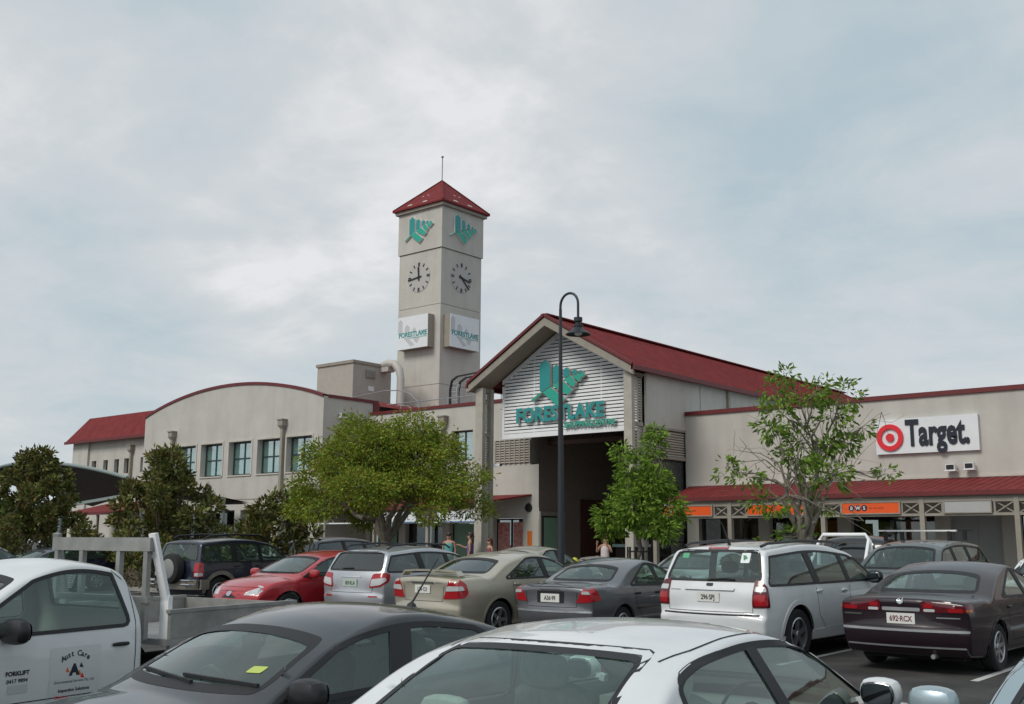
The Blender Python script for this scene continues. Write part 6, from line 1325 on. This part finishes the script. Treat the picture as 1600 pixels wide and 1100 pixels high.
# dark glossy trees at the left
def magnolia(label, u, v, H, W_, seed, n, trunk=.6, low=.6):
    rg = np.random.default_rng(seed); cl = []
    for k in range(30):
        h = (k + .5) / 30; a = k * 2.39996 + rg.uniform(-.4, .4); R_ = W_ / 2 * (1 - h ** 1.6) ** .75 * rg.uniform(.6, 1.0); r = rg.uniform(.26, .42); cl.append((R_ * math.cos(a), R_ * math.sin(a), low + (H - low - .25) * h, r, r * .85))
    cl += [(0, 0, H * .45, .7, .6), (0, 0, H * .7, .45, .5)]
    return tree('magnolia_tree', label, u, v, trunk, .10, cl, [LM['dark'], LM['rust']], n, .19, seed, bark=BARKD, p2=.22, aspect=.45, droop=-.35, forks=6, shell=.4)
magnolia('dark leafy tree at the far left edge beneath the curved canopy', -39.6, 19.66, 4.8, 4.9, 31, 12500)
magnolia('dark leafy tree with a pointed top before the upper windows', -30.9, 19.66, 4.45, 4.3, 32, 8500)
rg = np.random.default_rng(33)
cl = [(-.9, 0, 1.7, .45, .4), (-1.2, .1, 1.2, .4, .35), (-.55, .1, 2.35, .42, .35), (-.1, 0, 2.65, .35, .32), (.1, -.1, 2.1, .45, .38), (-.4, -.1, 1.5, .5, .4), (.45, .1, 2.3, .36, .3), (.35, 0, 1.4, .35, .3), (.8, 0, 1.7, .3, .28)]
cl = [(a * ca - b * sa, a * sa + b * ca, z, r, q) for a, b, z, r, q in cl]
tree('magnolia_tree', 'small dark leafy tree with bare stems left of the yellow green tree', -25.0, 19.66, .7, .07, cl, [LM['dark'], LM['rust']], 2300, .19, 34, bark=BARKD, p2=.2, aspect=.45, droop=-.3, bare=7, forks=4, shell=.3)
def hedge(label, u0, u1, v0, v1, z1, n, seed, size=.09):
    rng = np.random.default_rng(seed); t = thing('hedge', label, 'hedge', ((u0 + u1) / 2, (v0 + v1) / 2, gz(v0) + .12), local=True); hx, hy = (u1 - u0) / 2, (v1 - v0) / 2
    p = rng.uniform(-1, 1, (n, 3)); f_ = rng.integers(0, 3, n); top = f_ == 0; p[top, 2] = 1; fr = f_ == 1; p[fr, 1] = np.sign(p[fr, 1]); p[:, 2] = (p[:, 2] + 1) / 2
    d = p * [.3, 1, 1]; q = p * [hx, hy, z1] + rng.normal(0, .05, (n, 3)); q[:, 2] += .12 * np.sin(q[:, 0] * 2.3 + seed) * (p[:, 2] > .5)
    me = leaves_mesh('foliage', q, d / np.maximum(np.linalg.norm(d, axis=1), .1)[:, None], size, [LM['hedge']], rng, .5, 0); tag(link('foliage', me, t), kind='stuff')
    s = MB(); s.box(-hx + .06, hx - .06, -hy + .06, hy - .06, 0, z1 - .1); s.build('inner_twigs', BARKD, t)
hedge('low green hedge in the garden bed behind the white ute tray', -38, -27.5, 19.3, 20.0, .75, 9000, 51)
hedge('low green hedge under the yellow green tree', -24.5, -19.5, 19.3, 20.0, .45, 3500, 52)
hedge('low green planting beside the street lamp foot', -16.5, -13.5, 19.35, 19.95, .4, 2400, 53)
tg = thing('tree_guard', 'black picket tree guard round the trunk by the entrance post', 'guard', (-17.45, 26.4, gz(26.4)), local=True)
for k in range(10):
    a = 2 * math.pi * k / 10; s = MB(); s.bar((.33 * math.cos(a), .33 * math.sin(a), 0), (.33 * math.cos(a), .33 * math.sin(a), 1.35), .035, .035); s.build('picket', M['black'], tg)
for z in (.25, 1.2):
    s = MB(); s.lathe([(.33, z), (.345, z), (.345, z + .04), (.33, z + .04), (.33, z)], (0, 0, 0), 20); s.build('hoop', M['black'], tg)

# ------------------------------------------------------------------ small things near the entrance
bo = thing('bollard', 'short yellow bollard with a round cap near the entrance', 'bollard', (-20.19, 27.0, gz(27)), local=True)
YEL = mat('yellow paint', (.62, .60, .05), .45, vary=.15)
s = MB(); s.lathe([(.13, 0), (.13, .70), (.16, .72), (.16, .76), (.11, .78)], (0, 0, .0), 16); s.build('post', YEL, bo, True)
s = MB(); s.lathe([(.11, .78), (.13, .84), (.11, .93), (.05, 1.0), (0, 1.01)], (0, 0, 0), 16); s.build('cap', YEL, bo, True)
rk = thing('garden_boulder', 'speckled pale stone block beside the yellow bollard', 'stone', (-19.85, 27.5, gz(27.5)), local=True)
s = MB(); rblock(s, (0, 0, .5), (.95, .7, 1.0), .25, 7); rr_ = np.random.default_rng(2); s.v = [(x + rr_.normal(0, .012), y + rr_.normal(0, .012), z + rr_.normal(0, .012)) for x, y, z in s.v]; s.build('stone', mat('speckled stone', (.33, .31, .28), .9, vary=.8, vscale=22, color2=(.09, .085, .08), bump=.8, bscale=30), rk, True)

tr = thing('shopping_trolley', 'shopping trolley with a red handle between the ute headboard and the navy wagon', 'trolley', (-26.6, 14.0, gz(14.0)), R(25), local=True)
WIRE = M['metal']
def tb(name, pts, r, m_, sm=True, par=tr):
    s = MB(); s.tube(pts, r, 6); return s.build(name, m_, par, sm)
s = MB()
for k in range(9):
    t_ = k / 8; z = .48 + .48 * t_; a, b = .20 + .07 * t_, .32 + .13 * t_; lp = [(-a, -b - .02, z), (a, -b - .02, z), (a * .85, b, z), (-a * .85, b, z), (-a, -b - .02, z)]
    s.tube(lp, .004 if k not in (0, 8) else .009, 4)
for k in range(16):
    a = k / 15; x0, x1 = -.20 + .4 * a, -.27 + .54 * a; s.tube([(x0, -.34, .48), (x1, -.47, .96)], .003, 4); s.tube([(x0 * .85, .32, .48), (x1 * .85, .45, .96)], .003, 4)
for k in range(14):
    a = k / 13
    for sd in (-1, 1): s.tube([(sd * (.20 - .03 * a), -.34 + .66 * a, .48), (sd * (.27 - .04 * a), -.47 + .92 * a, .96)], .003, 4)
tag(s.build('basket', WIRE, tr), kind='stuff')
tb('handle', [(-.28, -.56, 1.02), (.28, -.56, 1.02)], .02, M['red_sign'])
for sd in (-1, 1): tb('frame_tube', [(sd * .27, -.56, 1.02), (sd * .25, -.44, .9), (sd * .22, -.38, .25), (sd * .2, .35, .16)], .012, WIRE)
for (x, y) in ((.22, -.36), (-.22, -.36), (.19, .36), (-.19, .36)):
    s = MB(); s.lathe([(0, -.015), (.06, -.015), (.06, .015), (0, .015)], (x, y, .06), 14, 'x'); s.build('wheel', M['rubber'], tr, True)

# ------------------------------------------------------------------ people
SK = mat('skin', (.46, .26, .18), .6, vary=.1); HAIRB = mat('dark brown hair', (.022, .014, .010), .5); HAIRA = mat('auburn hair', (.10, .035, .018), .5)
def skin_body(name, joints, edges, radii, m_, parent, sub=2, root=0):
    me = bpy.data.meshes.new(name); me.from_pydata(joints, edges, []); o = bpy.data.objects.new(name, me); COL.objects.link(o)
    md = o.modifiers.new('skin', 'SKIN'); md.use_smooth_shade = True
    for i, r in enumerate(radii): q = me.skin_vertices[0].data[i]; q.radius = r if isinstance(r, tuple) else (r, r); q.use_root = (i == root)
    o.modifiers.new('sub', 'SUBSURF').levels = sub; dg = bpy.context.evaluated_depsgraph_get(); ev = o.evaluated_get(dg); me2 = bpy.data.meshes.new_from_object(ev); o.modifiers.clear(); o.data = me2; bpy.data.meshes.remove(me)
    me2.materials.clear(); me2.materials.append(m_); o.parent = parent; ORG[o] = Vector((0, 0, 0)); return o
def person(label, u, v, rz, h, top_m, leg_m, hair_m, long_hair, arms, female, shades=False, skirt=None):
    """arms: (elbow, hand) offsets from each shoulder, facing +Y"""
    k = h / 1.70; t = thing('person', label, 'person', (u, v, FP if v > 29.1 else gz(v)), R(rz), group=None, local=True); t.scale = (k, k, k); sh = .175 if female else .205; hp = .095
    J = [(0, 0, .93), (0, .01, 1.08), (0, 0, 1.24), (0, -.01, 1.38), (0, 0, 1.46), (0, .02, 1.54), (0, .025, 1.62)]; E_ = [(0, 1), (1, 2), (2, 3), (3, 4), (4, 5), (5, 6)]
    Rd = [(.15, .105), (.125, .092) if female else (.145, .10), (.145, .105) if female else (.165, .115), (.13, .085), .052, .085, .088]
    def add(p, par, r): J.append(p); Rd.append(r); E_.append((par, len(J) - 1)); return len(J) - 1
    for sd, st in ((-1, -.10), (1, .12)):
        a = add((sd * hp, .0, .86), 0, .088); b = add((sd * hp * .95, st * .5 + .02, .48), a, .058); c = add((sd * hp * .9, st - .02, .09), b, .04); add((sd * hp, st + .12, .04), c, .036)
    hands = []
    for sd, (el, ha) in zip((-1, 1), arms):
        a = add((sd * sh, -.01, 1.37), 3, .05); S_ = Vector(J[a]); e_ = add(tuple(S_ + Vector((sd * el[0], el[1], el[2]))), a, .037); w_ = add(tuple(S_ + Vector((sd * ha[0], ha[1], ha[2]))), e_, .026); hands.append((Vector(J[w_]), (Vector(J[w_]) - Vector(J[e_])).normalized()))
        d = hands[-1][1]; pal = add(tuple(hands[-1][0] + d * .08), w_, (.034, .02))
        sidev = d.cross(Vector((0, 1, .2))).normalized()
        for f_ in range(4): add(tuple(Vector(J[pal]) + d * (.075 + .012 * (1 - abs(f_ - 1.4))) + sidev * (.022 * (f_ - 1.5))), pal, .0085)
        add(tuple(Vector(J[w_]) + d * .06 + sidev * -.055), w_, .010)
    skin_body('body', J, E_, Rd, SK, t)
    # clothing, slightly proud of the body
    skin_body('top', [(0, 0, .90), (0, .01, 1.08), (0, 0, 1.24), (0, -.01, 1.40)], [(0, 1), (1, 2), (2, 3)], [(.20, .15), (.158, .122) if female else (.178, .13), (.178, .138) if female else (.20, .148), (.15 if female else .17, .12)], top_m, t)
    if skirt: s = MB(); s.lathe([(.15, .98), (.17, .85), (.20, skirt)], (0, 0, 0), 18); s.build('skirt', leg_m, t, True)
    else:
        jj = [(0, 0, .96), (-hp, 0, .84), (hp, 0, .84), (-hp, -.03, .5), (hp, .05, .5)]; skin_body('trousers', jj, [(0, 1), (0, 2), (1, 3), (2, 4)], [(.16, .118), .10, .10, .075, .075], leg_m, t)
    s = MB(); rblock(s, (0, -.012, 1.645), (.185, .205, .205), .85, 8); hv = [q for q in s.v]; s.v = [(x, y - (.03 if z < 1.60 else 0), z) if y < .03 or z > 1.66 else (x, min(y, .07), max(z, 1.655)) for x, y, z in hv]; hr = s.build('hair', hair_m, t, True)
    if long_hair: s = MB(); rblock(s, (0, -.085, 1.47), (.17, .09, .36), .6, 7); s.build('hair_length', hair_m, t, True)
    s = MB(); s.add([(-.014, .105, 1.585), (.014, .105, 1.585), (0, .135, 1.585), (0, .105, 1.63)], [(0, 1, 2), (0, 2, 3), (1, 3, 2)]); s.build('nose', SK, t)
    for sd in (-1, 1):
        s = MB(); rblock(s, (sd * .032, .10, 1.628), (.03, .02, .014), .8, 4); s.build('eye', M['black'], t, True)
        s = MB(); rblock(s, (sd * .088, .015, 1.60), (.018, .035, .06), .7, 4); s.build('ear', SK, t, True)
    s = MB(); rblock(s, (0, .105, 1.553), (.045, .014, .012), .6, 4); s.build('mouth', mat('lips', (.30, .10, .09), .5) if 'lips' not in bpy.data.materials else bpy.data.materials['lips'], t, True)
    if shades: s = MB(); s.box(-.078, .078, .098, .118, 1.61, 1.645); s.build('sunglasses', M['black'], t)
    return t
rest = ((.04, -.02, -.28), (.05, .06, -.54))
person('man in sunglasses and a teal singlet walking by the shops', -27.75, 29.45, 205, 1.66, mat('teal singlet', (.10, .36, .36), .85), mat('navy shorts', (.03, .035, .06), .85), HAIRB, False, (rest, rest), False, shades=True)
person('woman with long dark hair and purple top beside the posts', -26.7, 29.45, 120, 1.66, mat('purple top', (.12, .09, .22), .85), mat('dark trousers', (.03, .03, .04), .85), HAIRB, True, (rest, ((.06, .20, -.20), (.02, .42, -.12))), True)
person('woman in a pale sleeveless top with raised arms at the entrance', -20.9, 29.6, 190, 1.55, mat('pale top', (.62, .56, .55), .85), mat('grey skirt', (.30, .29, .29), .85), HAIRA, True, (((.12, .08, -.22), (.02, .22, .02)), ((.12, .08, -.22), (.04, .20, .04))), True, skirt=.5)
person('woman with auburn hair half hidden behind the entrance post', -26.0, 29.7, 160, 1.45, mat('dark pink top', (.22, .07, .09), .85), mat('dark jeans', (.03, .035, .06), .85), HAIRA, True, (rest, rest), True)

# far-off trees at the left, one mass
rng = np.random.default_rng(77); P3 = []
for k in range(16):
    cx_, cy_ = -66 - rng.uniform(0, 26), 26 + rng.uniform(0, 26); h = rng.uniform(4.0, 5.6); n = 1500; o = rng.normal(0, 1, (n, 3)); o /= np.linalg.norm(o, axis=1)[:, None]; o *= (.6 + .4 * rng.random(n))[:, None]
    q = o * [rng.uniform(1.8, 3.0), 2.0, h / 2] + [cx_, cy_, h / 2 + .2]; P3.append(q)
P3 = np.concatenate(P3); fw_ = link('far_wood', leaves_mesh('far_wood', P3, rng.normal(0, 1, P3.shape), .42, [LM['dark'], LM['hedge']], rng, .6, 0, .4))
tag(fw_, 'dense dark far off trees closing the view beyond the left canopy', 'trees', None, 'stuff')
